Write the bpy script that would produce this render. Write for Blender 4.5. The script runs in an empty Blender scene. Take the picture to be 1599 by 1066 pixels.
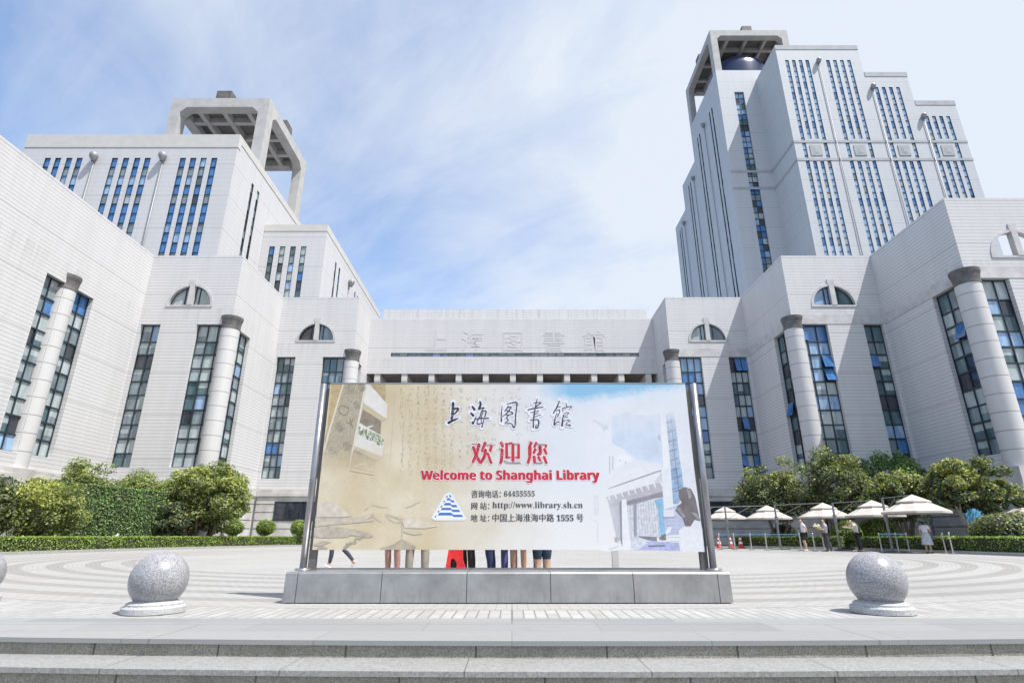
import bpy, bmesh, math, random
import numpy as np
from mathutils import Vector, Matrix

# ------------------------------------------------------------------ camera, sky, sun, exposure
scene = bpy.context.scene
COL = scene.collection
EYE = 0.8                       # eye height above the plaza (the photographer stands down the steps)
PITCH = math.radians(19.13)
FPX = 876.0                     # focal length in pixels of the 1599 px wide photograph
cam_d = bpy.data.cameras.new("camera")
cam_d.sensor_width = 36.0
cam_d.lens = FPX / 1599.0 * 36.0
cam_d.clip_start = 0.05
cam_d.clip_end = 3000.0
cam = bpy.data.objects.new("camera", cam_d)
cam.location = (0, 0, EYE)
cam.rotation_euler = (math.radians(90) + PITCH, 0, 0)
COL.objects.link(cam)
scene.camera = cam

SUN = Vector((1.0, -0.64, 2.2)).normalized()
SUN_EL = math.asin(SUN.z)
SUN_ROT = math.atan2(SUN.x, SUN.y)
sd = bpy.data.lights.new("sun", 'SUN')
sd.energy = 3.6
sd.angle = math.radians(0.5)
sd.color = (1.0, 0.965, 0.92)
so = bpy.data.objects.new("sun", sd)
so.rotation_euler = (-SUN).to_track_quat('-Z', 'Y').to_euler()
so.location = (20, -20, 60)
COL.objects.link(so)

scene.view_settings.view_transform = 'Standard'
scene.view_settings.look = 'None'
scene.view_settings.gamma = 1.0
scene.view_settings.use_curve_mapping = False
scene.view_settings.exposure = 0.90

world = bpy.data.worlds.new("World")
scene.world = world
world.use_nodes = True
wn = world.node_tree.nodes
wl = world.node_tree.links
for n in list(wn):
    wn.remove(n)


def N(nodes, t, **kw):
    n = nodes.new(t)
    for k, v in kw.items():
        if hasattr(n, k):
            setattr(n, k, v)
    return n


def make_world():
    out = N(wn, 'ShaderNodeOutputWorld')
    bg = N(wn, 'ShaderNodeBackground')
    bg.inputs['Strength'].default_value = 0.138
    sky = N(wn, 'ShaderNodeTexSky')
    sky.sky_type = 'NISHITA'
    sky.sun_disc = False
    sky.sun_elevation = SUN_EL
    sky.sun_rotation = SUN_ROT
    sky.air_density = 1.0
    sky.dust_density = 1.2
    sky.ozone_density = 2.0
    tc = N(wn, 'ShaderNodeTexCoord')
    sep = N(wn, 'ShaderNodeSeparateXYZ')
    wl.new(tc.outputs['Generated'], sep.inputs[0])

    def m(op, a, b=None):
        n = N(wn, 'ShaderNodeMath', operation=op)
        for i, v in enumerate((a, b)):
            if v is None:
                continue
            if isinstance(v, (int, float)):
                n.inputs[i].default_value = v
            else:
                wl.new(v, n.inputs[i])
        return n.outputs[0]
    zz = m('ADD', m('MAXIMUM', sep.outputs[2], 0.0), 0.28)
    cx = m('DIVIDE', sep.outputs[0], zz)
    cy = m('DIVIDE', sep.outputs[1], zz)
    cb = N(wn, 'ShaderNodeCombineXYZ')
    # streaks run from upper left to lower right
    wl.new(m('ADD', m('MULTIPLY', cx, 0.75), m('MULTIPLY', cy, -0.55)), cb.inputs[0])
    wl.new(m('ADD', m('MULTIPLY', cx, 1.0), m('MULTIPLY', cy, 1.25)), cb.inputs[1])
    no = N(wn, 'ShaderNodeTexNoise')
    no.inputs['Scale'].default_value = 1.35
    no.inputs['Detail'].default_value = 7.0
    no.inputs['Roughness'].default_value = 0.56
    no.inputs['Distortion'].default_value = 0.6
    wl.new(cb.outputs[0], no.inputs['Vector'])
    # thin wisps, drawn out along the wind, and more cloud towards the right (east)
    w2 = N(wn, 'ShaderNodeTexNoise')
    w2.inputs['Scale'].default_value = 3.4
    w2.inputs['Detail'].default_value = 8.0
    w2.inputs['Roughness'].default_value = 0.62
    w2.inputs['Distortion'].default_value = 1.1
    cb2 = N(wn, 'ShaderNodeCombineXYZ')
    wl.new(m('ADD', m('MULTIPLY', cx, 0.42), m('MULTIPLY', cy, -0.30)), cb2.inputs[0])
    wl.new(m('ADD', m('MULTIPLY', cx, 0.9), m('MULTIPLY', cy, 1.2)), cb2.inputs[1])
    wl.new(cb2.outputs[0], w2.inputs['Vector'])
    bias = m('MULTIPLY', m('ADD', cx, 0.20), 0.24)
    f = m('ADD', m('ADD', m('ADD', m('MULTIPLY', no.outputs['Fac'], 0.55), 0.135), m('MULTIPLY', w2.outputs['Fac'], 0.21)), bias)
    rp = N(wn, 'ShaderNodeValToRGB')
    rp.color_ramp.elements[0].position = 0.37
    rp.color_ramp.elements[0].color = (0.03, 0.03, 0.03, 1)
    rp.color_ramp.elements[1].position = 0.62
    rp.color_ramp.elements[1].color = (0.96, 0.96, 0.96, 1)
    low = m('MULTIPLY', m('POWER', m('SUBTRACT', 1.0, m('MINIMUM', m('MAXIMUM', sep.outputs[2], 0.0), 1.0)), 3.0), -0.16)
    wl.new(m('ADD', f, low), rp.inputs[0])
    hs = N(wn, 'ShaderNodeHueSaturation')
    hs.inputs['Saturation'].default_value = 0.95
    hs.inputs['Value'].default_value = 1.06
    wl.new(sky.outputs[0], hs.inputs['Color'])
    mx = N(wn, 'ShaderNodeMix', data_type='RGBA')
    hz = m('MULTIPLY', m('POWER', m('SUBTRACT', 1.0, m('MINIMUM', m('MAXIMUM', sep.outputs[2], 0.0), 1.0)), 4.0), 0.25)
    wl.new(m('MAXIMUM', rp.outputs[0], hz), mx.inputs[0])
    wl.new(hs.outputs[0], mx.inputs[6])
    mx.inputs[7].default_value = (3.12, 3.38, 3.75, 1)
    wl.new(mx.outputs[2], bg.inputs['Color'])
    wl.new(bg.outputs[0], out.inputs['Surface'])


make_world()
random.seed(7)
RNG = np.random.default_rng(11)

# ------------------------------------------------------------------ measuring helpers
CP, SP = math.cos(PITCH), math.sin(PITCH)


def on_plane(px, py, Y):
    """photo pixel -> (X, Z) on the upright plane at distance Y"""
    u, v = (px - 799.5) / FPX, (py - 533.0) / FPX
    dy = CP + v * SP
    dz = SP - v * CP
    t = Y / dy
    return u * t, EYE + dz * t


# ------------------------------------------------------------------ object helpers
def tag(o, label=None, cat=None, group=None, kind=None):
    if label:
        o['label'] = label
    if cat:
        o['category'] = cat
    if group:
        o['group'] = group
    if kind:
        o['kind'] = kind
    return o


def empty(name, loc, label, cat, group=None, rz=0.0):
    o = bpy.data.objects.new(name, None)
    o.empty_display_size = 0.3
    o.location = loc
    o.rotation_euler = (0, 0, rz)
    COL.objects.link(o)
    return tag(o, label, cat, group)


def root_loc(o):
    v = Vector((0, 0, 0))
    while o is not None:
        v += Vector(o.location)
        o = o.parent
    return v


def link_mesh(name, me, parent=None, loc=None):
    o = bpy.data.objects.new(name, me)
    COL.objects.link(o)
    if parent is not None:
        o.parent = parent
    if loc is not None:
        o.location = loc
    return o


class MB:
    """collects faces; build() links them as one mesh object"""

    def __init__(self):
        self.v, self.f, self.m = [], [], []

    def add(self, vs, fs, mi=0):
        b = len(self.v)
        self.v.extend([tuple(p) for p in vs])
        for f in fs:
            self.f.append([b + i for i in f])
            self.m.append(mi)

    def quad(self, a, b, c, d, mi=0):
        self.add([a, b, c, d], [(0, 1, 2, 3)], mi)

    def box(self, x0, x1, y0, y1, z0, z1, mi=0):
        if x0 > x1: x0, x1 = x1, x0
        if y0 > y1: y0, y1 = y1, y0
        if z0 > z1: z0, z1 = z1, z0
        vs = [(x0, y0, z0), (x1, y0, z0), (x1, y1, z0), (x0, y1, z0), (x0, y0, z1), (x1, y0, z1), (x1, y1, z1), (x0, y1, z1)]
        self.add(vs, [(3, 2, 1, 0), (4, 5, 6, 7), (0, 1, 5, 4), (1, 2, 6, 5), (2, 3, 7, 6), (3, 0, 4, 7)], mi)

    def tube(self, p, q, r0, r1=None, n=10, mi=0, cap=True):
        r1 = r0 if r1 is None else r1
        p, q = Vector(p), Vector(q)
        d = (q - p).normalized()
        a = d.orthogonal().normalized()
        b = d.cross(a)
        vs = []
        for c, r in ((p, r0), (q, r1)):
            for i in range(n):
                t = 2 * math.pi * i / n
                vs.append(tuple(c + a * (r * math.cos(t)) + b * (r * math.sin(t))))
        fs = [(i, (i + 1) % n, n + (i + 1) % n, n + i) for i in range(n)]
        if cap:
            fs += [tuple(range(n))[::-1], tuple(range(n, 2 * n))]
        self.add(vs, fs, mi)

    def lathe(self, c, prof, n=24, mi=0, a0=0.0, a1=2 * math.pi):
        full = abs(a1 - a0 - 2 * math.pi) < 1e-6
        k = n if full else n + 1
        vs = []
        for r, z in prof:
            for i in range(k):
                t = a0 + (a1 - a0) * i / n
                vs.append((c[0] + r * math.cos(t), c[1] + r * math.sin(t), c[2] + z))
        fs = []
        for j in range(len(prof) - 1):
            for i in range(n):
                i2 = (i + 1) % k
                fs.append((j * k + i, j * k + i2, (j + 1) * k + i2, (j + 1) * k + i))
        self.add(vs, fs, mi)

    def build(self, name, mats, parent=None, smooth=False, loc=None):
        me = bpy.data.meshes.new(name)
        off = root_loc(parent) if parent is not None else Vector(loc or (0, 0, 0))
        vs = [(x - off.x, y - off.y, z - off.z) for x, y, z in self.v]
        me.from_pydata(vs, [], self.f)
        if not isinstance(mats, (list, tuple)):
            mats = [mats]
        for m in mats:
            me.materials.append(m)
        if len(mats) > 1:
            me.polygons.foreach_set('material_index', self.m)
        if smooth:
            me.polygons.foreach_set('use_smooth', [True] * len(me.polygons))
        me.update()
        return link_mesh(name, me, parent, None if parent is not None else loc)


# ------------------------------------------------------------------ materials
def new_mat(name):
    m = bpy.data.materials.new(name)
    m.use_nodes = True
    nt = m.node_tree
    for n in list(nt.nodes):
        nt.nodes.remove(n)
    out = nt.nodes.new('ShaderNodeOutputMaterial')
    p = nt.nodes.new('ShaderNodeBsdfPrincipled')
    nt.links.new(p.outputs[0], out.inputs[0])
    return m, nt, p


class G:
    """tiny node-graph helper"""

    def __init__(self, nt):
        self.nt = nt

    def n(self, t, **kw):
        x = self.nt.nodes.new(t)
        for k, v in kw.items():
            setattr(x, k, v)
        return x

    def set(self, sock, v):
        if isinstance(v, bpy.types.NodeSocket):
            self.nt.links.new(v, sock)
        else:
            sock.default_value = v

    def math(self, op, a, b=0.0, c=0.0, clamp=False):
        x = self.n('ShaderNodeMath', operation=op)
        x.use_clamp = clamp
        for i, v in enumerate((a, b, c)):
            self.set(x.inputs[i], v)
        return x.outputs[0]

    def mix(self, f, a, b, blend='MIX'):
        x = self.n('ShaderNodeMix', data_type='RGBA', blend_type=blend)
        self.set(x.inputs[0], f)
        self.set(x.inputs[6], a if isinstance(a, bpy.types.NodeSocket) else (*a[:3], 1))
        self.set(x.inputs[7], b if isinstance(b, bpy.types.NodeSocket) else (*b[:3], 1))
        return x.outputs[2]

    def comb(self, x, y, z=0.0):
        c = self.n('ShaderNodeCombineXYZ')
        for i, v in enumerate((x, y, z)):
            self.set(c.inputs[i], v)
        return c.outputs[0]

    def noise(self, vec, scale, detail=3.0, rough=0.55, dist=0.0):
        x = self.n('ShaderNodeTexNoise')
        self.nt.links.new(vec, x.inputs['Vector'])
        x.inputs['Scale'].default_value = scale
        x.inputs['Detail'].default_value = detail
        x.inputs['Roughness'].default_value = rough
        x.inputs['Distortion'].default_value = dist
        return x.outputs['Fac']

    def ramp(self, f, p0, p1, c0=(0, 0, 0), c1=(1, 1, 1)):
        x = self.n('ShaderNodeMapRange')
        x.clamp = True
        self.set(x.inputs[0], f)
        x.inputs[1].default_value = p0
        x.inputs[2].default_value = p1
        x.inputs[3].default_value = 0.0
        x.inputs[4].default_value = 1.0
        return x.outputs[0]

    def bump(self, h, strength, dist=0.02):
        x = self.n('ShaderNodeBump')
        x.inputs['Strength'].default_value = strength
        x.inputs['Distance'].default_value = dist
        self.set(x.inputs['Height'], h)
        return x.outputs[0]

    def pos(self):
        g = self.n('ShaderNodeNewGeometry')
        s = self.n('ShaderNodeSeparateXYZ')
        self.nt.links.new(g.outputs['Position'], s.inputs[0])
        s2 = self.n('ShaderNodeSeparateXYZ')
        self.nt.links.new(g.outputs['True Normal'], s2.inputs[0])
        return g.outputs['Position'], s.outputs, s2.outputs


def plain(name, col, rough=0.6, metal=0.0, var=0.12, scale=6.0, bump=0.0, spec=0.5, ior=1.45):
    m, nt, p = new_mat(name)
    g = G(nt)
    P, s, nn = g.pos()
    f = g.noise(P, scale, 4.0)
    f = g.ramp(f, 0.3, 0.7)
    c = g.mix(f, tuple(x * (1 - var) for x in col), tuple(min(1, x * (1 + var)) for x in col))
    g.set(p.inputs['Base Color'], c)
    p.inputs['Roughness'].default_value = rough
    p.inputs['Metallic'].default_value = metal
    p.inputs['Specular IOR Level'].default_value = spec
    p.inputs['IOR'].default_value = ior
    if bump:
        g.set(p.inputs['Normal'], g.bump(g.noise(P, scale * 8, 3.0), bump, 0.01))
    return m


def clad(name, col, bw, rh, mortar, joint, var=0.04, streak=0.10, rough=0.6, bump=0.25, big=None):
    """tiled stone facade: courses, joints, weather streaks"""
    m, nt, p = new_mat(name)
    g = G(nt)
    P, s, nn = g.pos()
    side = g.math('GREATER_THAN', g.math('ABSOLUTE', nn[0]), 0.5)
    u = g.math('ADD', g.math('MULTIPLY', s[1], side), g.math('MULTIPLY', s[0], g.math('SUBTRACT', 1.0, side)))
    b = g.n('ShaderNodeTexBrick')
    nt.links.new(g.comb(u, s[2]), b.inputs['Vector'])
    b.offset = 0.5
    b.inputs['Scale'].default_value = 1.0
    b.inputs['Brick Width'].default_value = bw
    b.inputs['Row Height'].default_value = rh
    b.inputs['Mortar Size'].default_value = mortar
    b.inputs['Mortar Smooth'].default_value = 0.15
    b.inputs['Bias'].default_value = 0.0
    b.inputs['Color1'].default_value = (*[x * (1 - var) for x in col], 1)
    b.inputs['Color2'].default_value = (*[min(1, x * (1 + var)) for x in col], 1)
    b.inputs['Mortar'].default_value = (*[x * joint for x in col], 1)
    # the vertical joints are much fainter than the courses
    zrow = g.math('FRACT', g.math('DIVIDE', s[2], rh))
    rowline = g.math('LESS_THAN', g.math('ABSOLUTE', g.math('SUBTRACT', zrow, 0.5)), 0.5 - mortar / rh * 1.4)
    c = b.outputs['Color']
    soft = g.mix(0.93, c, tuple(col))
    c = g.mix(rowline, c, soft)
    if big:
        zb = g.math('FRACT', g.math('DIVIDE', g.math('ADD', s[2], 0.6), big))
        ln = g.math('LESS_THAN', zb, 0.07 / big)
        c = g.mix(g.math('MULTIPLY', ln, 0.55), c, tuple(x * 0.45 for x in col))
    v = g.comb(g.math('MULTIPLY', u, 1.1), g.math('MULTIPLY', s[2], 0.07), g.math('MULTIPLY', side, 7.0))
    st = g.ramp(g.noise(v, 1.0, 6.0, 0.65), 0.42, 0.78)
    blot = g.ramp(g.noise(P, 0.35, 5.0, 0.6), 0.35, 0.7)
    c = g.mix(g.math('MULTIPLY', st, streak * 2.2), c, tuple(x * 0.62 for x in col))
    c = g.mix(g.math('MULTIPLY', blot, 0.12), c, tuple(x * 0.86 for x in col))
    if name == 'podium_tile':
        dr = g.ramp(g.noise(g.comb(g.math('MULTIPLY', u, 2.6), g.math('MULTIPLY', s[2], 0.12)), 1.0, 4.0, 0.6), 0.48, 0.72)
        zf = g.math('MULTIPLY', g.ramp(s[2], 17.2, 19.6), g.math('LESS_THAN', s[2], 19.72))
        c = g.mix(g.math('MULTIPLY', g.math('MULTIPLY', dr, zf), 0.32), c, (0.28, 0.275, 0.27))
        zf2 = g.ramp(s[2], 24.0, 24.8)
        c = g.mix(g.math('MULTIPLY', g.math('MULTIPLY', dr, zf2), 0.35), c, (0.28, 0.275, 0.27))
    g.set(p.inputs['Base Color'], c)
    p.inputs['Roughness'].default_value = rough
    p.inputs['Specular IOR Level'].default_value = 0.35
    inv = g.math('SUBTRACT', 1.0, b.outputs['Fac'])
    g.set(p.inputs['Normal'], g.bump(inv, bump, 0.02))
    return m


M = {}
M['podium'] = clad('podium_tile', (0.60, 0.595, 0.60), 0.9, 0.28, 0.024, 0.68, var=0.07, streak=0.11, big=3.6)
M['tower'] = clad('tower_tile', (0.565, 0.565, 0.58), 1.2, 0.60, 0.022, 0.82, streak=0.12, big=4.2, bump=0.12)
M['tower_haze'] = clad('hazed_tower_tile', (0.52, 0.545, 0.575), 1.2, 0.60, 0.022, 0.85, streak=0.09, big=4.2, bump=0.12)  # same cladding as the other tower; bluish distance haze put into the colour
M['trim'] = plain('smooth_stone', (0.49, 0.485, 0.485), 0.65, var=0.16, scale=1.3, bump=0.1)
M['coping'] = plain('pale_coping_stone', (0.54, 0.53, 0.51), 0.65, var=0.05, scale=1.1, bump=0.1)
M['capital'] = plain('dark_grey_stone', (0.125, 0.12, 0.12), 0.7, var=0.35, scale=2.0, bump=0.2)
M['plinth'] = plain('plinth_stone', (0.48, 0.47, 0.455), 0.7, var=0.22, scale=0.9, bump=0.2)
M['column'] = clad('column_drum', (0.555, 0.55, 0.552), 50.0, 1.22, 0.03, 0.42, streak=0.10)
M['concrete'] = plain('weathered_concrete', (0.45, 0.445, 0.44), 0.8, var=0.12, scale=0.8, bump=0.15)
M['grey_band'] = plain('grey_stone_band', (0.37, 0.385, 0.405), 0.7, var=0.12, scale=0.8)
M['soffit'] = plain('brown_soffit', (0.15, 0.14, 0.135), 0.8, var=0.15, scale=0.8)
M['roof'] = plain('roof_felt', (0.3, 0.3, 0.3), 0.9)
M['frame'] = plain('dark_window_frame', (0.035, 0.05, 0.07), 0.4, 0.3)
M['pipe'] = plain('drain_pipe_metal', (0.30, 0.30, 0.32), 0.5, 0.3)
M['dome'] = plain('dark_blue_glass', (0.03, 0.045, 0.11), 0.25)
M['steel'] = None


def glass(name, col, rough=0.06, ior=1.75, var=0.35):
    m, nt, p = new_mat(name)
    g = G(nt)
    P, s, nn = g.pos()
    v = g.comb(g.math('MULTIPLY', g.math('ADD', s[0], s[1]), 2.6), g.math('MULTIPLY', s[2], 0.5), 0.0)
    f = g.ramp(g.noise(v, 1.0, 3.0), 0.3, 0.7)
    c = g.mix(f, tuple(x * (1 - var) for x in col), tuple(x * (1 + var) for x in col))
    g.set(p.inputs['Base Color'], c)
    p.inputs['Roughness'].default_value = rough
    p.inputs['IOR'].default_value = ior
    g.set(p.inputs['Normal'], g.bump(g.noise(P, 0.5, 1.0), 0.03, 0.05))
    return m


GLASS = [glass('teal_glass', (0.075, 0.135, 0.15)), glass('curtain_behind_glass', (0.38, 0.44, 0.45), var=0.25),
         glass('sky_reflection_glass', (0.05, 0.17, 0.40)), glass('dark_glass', (0.035, 0.042, 0.055)), glass('grey_glass', (0.19, 0.24, 0.265)),  # the blue pane has a sky reflection put into its base colour
         glass('pale_reflection_glass', (0.27, 0.41, 0.60))]  # paler sky reflection, also painted as base colour


def speckle(name, base, dark, light, scale=90.0, rough=0.45, bump=0.1, joint=None):
    m, nt, p = new_mat(name)
    g = G(nt)
    P, s, nn = g.pos()
    v = g.n('ShaderNodeTexVoronoi')
    nt.links.new(P, v.inputs['Vector'])
    v.inputs['Scale'].default_value = scale
    wn_ = g.n('ShaderNodeTexWhiteNoise')
    nt.links.new(v.outputs['Color'], wn_.inputs['Vector'])
    r = wn_.outputs['Value']
    c = g.mix(g.ramp(r, 0.68, 0.8), base, dark)
    c = g.mix(g.math('LESS_THAN', r, 0.25), c, light)
    blot = g.ramp(g.noise(P, 1.9, 7.0, 0.68, 0.4), 0.40, 0.70)
    c = g.mix(g.math('MULTIPLY', blot, 0.5 if 'riser' in name else 0.3), c, tuple(x * 0.65 for x in base))
    if 'riser' in name:
        run = g.ramp(g.noise(g.comb(g.math('MULTIPLY', s[0], 5.0), g.math('MULTIPLY', s[2], 2.5)), 1.0, 5.0, 0.65), 0.52, 0.74)
        c = g.mix(g.math('MULTIPLY', run, 0.45), c, (0.12, 0.115, 0.10))
        pale = g.ramp(g.noise(P, 3.1, 5.0, 0.6), 0.56, 0.72)
        c = g.mix(g.math('MULTIPLY', pale, 0.35), c, (0.44, 0.43, 0.41))
    if joint:
        jx, jw, off = joint
        fx = g.math('FRACT', g.math('DIVIDE', g.math('ADD', s[0], off), jx))
        c = g.mix(g.math('MULTIPLY', g.math('LESS_THAN', fx, jw / jx), 0.8), c, tuple(x * 0.2 for x in base))
    g.set(p.inputs['Base Color'], c)
    p.inputs['Roughness'].default_value = rough
    if bump:
        g.set(p.inputs['Normal'], g.bump(g.noise(P, scale * 0.5, 4.0), bump, 0.01))
    return m


M['granite_ball'] = speckle('speckled_granite', (0.29, 0.29, 0.305), (0.17, 0.17, 0.18), (0.38, 0.38, 0.40), 120.0, 0.30, 0.03)
M['granite_base'] = speckle('pale_granite', (0.43, 0.43, 0.435), (0.32, 0.32, 0.33), (0.52, 0.52, 0.52), 110.0, 0.5, 0.06)


def steel(name, col=(0.36, 0.355, 0.35), rough=0.36):
    m, nt, p = new_mat(name)
    g = G(nt)
    P, s, nn = g.pos()
    v = g.comb(g.math('MULTIPLY', s[0], 3.0), g.math('MULTIPLY', s[2], 60.0), s[1])
    f = g.noise(v, 1.0, 4.0)
    blot = g.noise(P, 2.2, 5.0, 0.65)
    c = g.mix(g.ramp(blot, 0.35, 0.75), tuple(x * 1.15 for x in col), tuple(x * 0.72 for x in col))
    drip = g.ramp(g.noise(g.comb(g.math('MULTIPLY', s[0], 14.0), g.math('MULTIPLY', s[2], 1.2)), 1.0, 4.0, 0.6), 0.5, 0.75)
    low = g.math('SUBTRACT', 1.0, g.ramp(s[2], 0.0, 0.24))
    c = g.mix(g.math('MULTIPLY', g.math('MULTIPLY', drip, low), 0.55), c, (0.16, 0.15, 0.14))
    g.set(p.inputs['Base Color'], c)
    p.inputs['Metallic'].default_value = 0.75
    g.set(p.inputs['Roughness'], g.math('ADD', g.math('MULTIPLY', f, 0.14), rough - 0.04))
    g.set(p.inputs['Normal'], g.bump(f, 0.05, 0.004))
    return m


M['steel'] = steel('brushed_steel')
M['post_steel'] = steel('post_steel', (0.36, 0.36, 0.38), 0.28)


# ------------------------------------------------------------------ ground
def plaza_mat():
    m, nt, p = new_mat('plaza_paving')
    g = G(nt)
    P, s, nn = g.pos()
    CY = 26.7
    dx, dy = s[0], g.math('SUBTRACT', s[1], CY)
    R = g.math('SQRT', g.math('ADD', g.math('MULTIPLY', dx, dx), g.math('MULTIPLY', dy, dy)))
    ang = g.math('ARCTAN2', dx, dy)
    # rings: dark band 0.40 of every 0.90 m between radius 14 and 20.05
    fr = g.math('FRACT', g.math('DIVIDE', g.math('SUBTRACT', R, 14.15), 0.90))
    band = g.math('LESS_THAN', fr, 0.43)
    inr = g.math('MULTIPLY', g.math('GREATER_THAN', R, 14.1), g.math('LESS_THAN', R, 20.02))
    band = g.math('MULTIPLY', band, inr)
    big = g.ramp(g.noise(P, 0.35, 5.0, 0.6), 0.3, 0.7)
    small = g.noise(P, 9.0, 4.0)
    light = g.mix(big, (0.35, 0.343, 0.332), (0.415, 0.407, 0.395))
    dark = g.mix(big, (0.275, 0.267, 0.253), (0.31, 0.302, 0.287))
    c = g.mix(band, light, dark)
    # radial pavers
    br = g.n('ShaderNodeTexBrick')
    nt.links.new(g.comb(g.math('MULTIPLY', ang, 17.0), R), br.inputs['Vector'])
    br.inputs['Scale'].default_value = 1.0
    br.inputs['Brick Width'].default_value = 0.22
    br.inputs['Row Height'].default_value = 0.11
    br.inputs['Mortar Size'].default_value = 0.006
    br.inputs['Color1'].default_value = (0.93, 0.93, 0.93, 1)
    br.inputs['Color2'].default_value = (1.0, 1.0, 1.0, 1)
    br.inputs['Mortar'].default_value = (0.55, 0.54, 0.52, 1)
    c = g.mix(1.0, c, br.outputs['Color'], 'MULTIPLY')
    # brick course in front of the sign
    b2 = g.n('ShaderNodeTexBrick')
    nt.links.new(g.comb(s[1], s[0]), b2.inputs['Vector'])
    b2.inputs['Scale'].default_value = 1.0
    b2.inputs['Brick Width'].default_value = 0.52
    b2.inputs['Row Height'].default_value = 0.125
    b2.inputs['Mortar Size'].default_value = 0.009
    b2.inputs['Color1'].default_value = (0.33, 0.323, 0.312, 1)
    b2.inputs['Color2'].default_value = (0.42, 0.413, 0.40, 1)
    b2.inputs['Mortar'].default_value = (0.19, 0.184, 0.177, 1)
    c = g.mix(g.math('MULTIPLY', g.math('GREATER_THAN', R, 19.62), g.math('LESS_THAN', R, 20.5)), c, b2.outputs['Color'])
    # large smooth slabs next to the steps
    slab = g.n('ShaderNodeTexBrick')
    nt.links.new(g.comb(s[0], s[1]), slab.inputs['Vector'])
    slab.inputs['Scale'].default_value = 1.0
    slab.inputs['Brick Width'].default_value = 1.62
    slab.inputs['Row Height'].default_value = 0.56
    slab.inputs['Mortar Size'].default_value = 0.004
    slab.inputs['Color1'].default_value = (0.228, 0.231, 0.236, 1)
    slab.inputs['Color2'].default_value = (0.292, 0.291, 0.287, 1)
    slab.inputs['Mortar'].default_value = (0.17, 0.167, 0.163, 1)
    c = g.mix(g.math('LESS_THAN', s[1], 6.42), c, slab.outputs['Color'])
    c = g.mix(g.math('MULTIPLY', g.ramp(small, 0.35, 0.7), 0.14), c, (0.22, 0.215, 0.205))
    # old stains and drips
    st = g.ramp(g.noise(P, 1.4, 7.0, 0.7, 0.6), 0.58, 0.74)
    c = g.mix(g.math('MULTIPLY', st, 0.4), c, (0.19, 0.184, 0.175))
    # joints of larger bays, drips and footmarks
    bay = g.n('ShaderNodeTexBrick')
    nt.links.new(g.comb(s[0], s[1]), bay.inputs['Vector'])
    bay.inputs['Scale'].default_value = 1.0
    bay.inputs['Brick Width'].default_value = 6.0
    bay.inputs['Row Height'].default_value = 6.0
    bay.inputs['Mortar Size'].default_value = 0.012
    bay.inputs['Color1'].default_value = (0.95, 0.95, 0.95, 1)
    bay.inputs['Color2'].default_value = (1, 1, 1, 1)
    bay.inputs['Mortar'].default_value = (0.72, 0.71, 0.70, 1)
    c = g.mix(1.0, c, bay.outputs['Color'], 'MULTIPLY')
    spot = g.n('ShaderNodeTexVoronoi')
    nt.links.new(P, spot.inputs['Vector'])
    spot.inputs['Scale'].default_value = 2.3
    c = g.mix(g.math('MULTIPLY', g.math('LESS_THAN', spot.outputs['Distance'], 0.035), 0.4), c, (0.12, 0.118, 0.115))
    streak = g.ramp(g.noise(g.comb(g.math('MULTIPLY', s[0], 0.7), g.math('MULTIPLY', s[1], 3.0)), 1.0, 6.0, 0.65), 0.52, 0.75)
    c = g.mix(g.math('MULTIPLY', streak, 0.22), c, (0.22, 0.215, 0.205))
    g.set(p.inputs['Base Color'], c)
    p.inputs['Roughness'].default_value = 0.62
    g.set(p.inputs['Normal'], g.bump(g.noise(P, 60.0, 3.0), 0.12, 0.01))
    return m


def arc_y(x, y0):
    r = 62.0
    d = x - 0.6
    return y0 + d * d / (2 * r)


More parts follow.
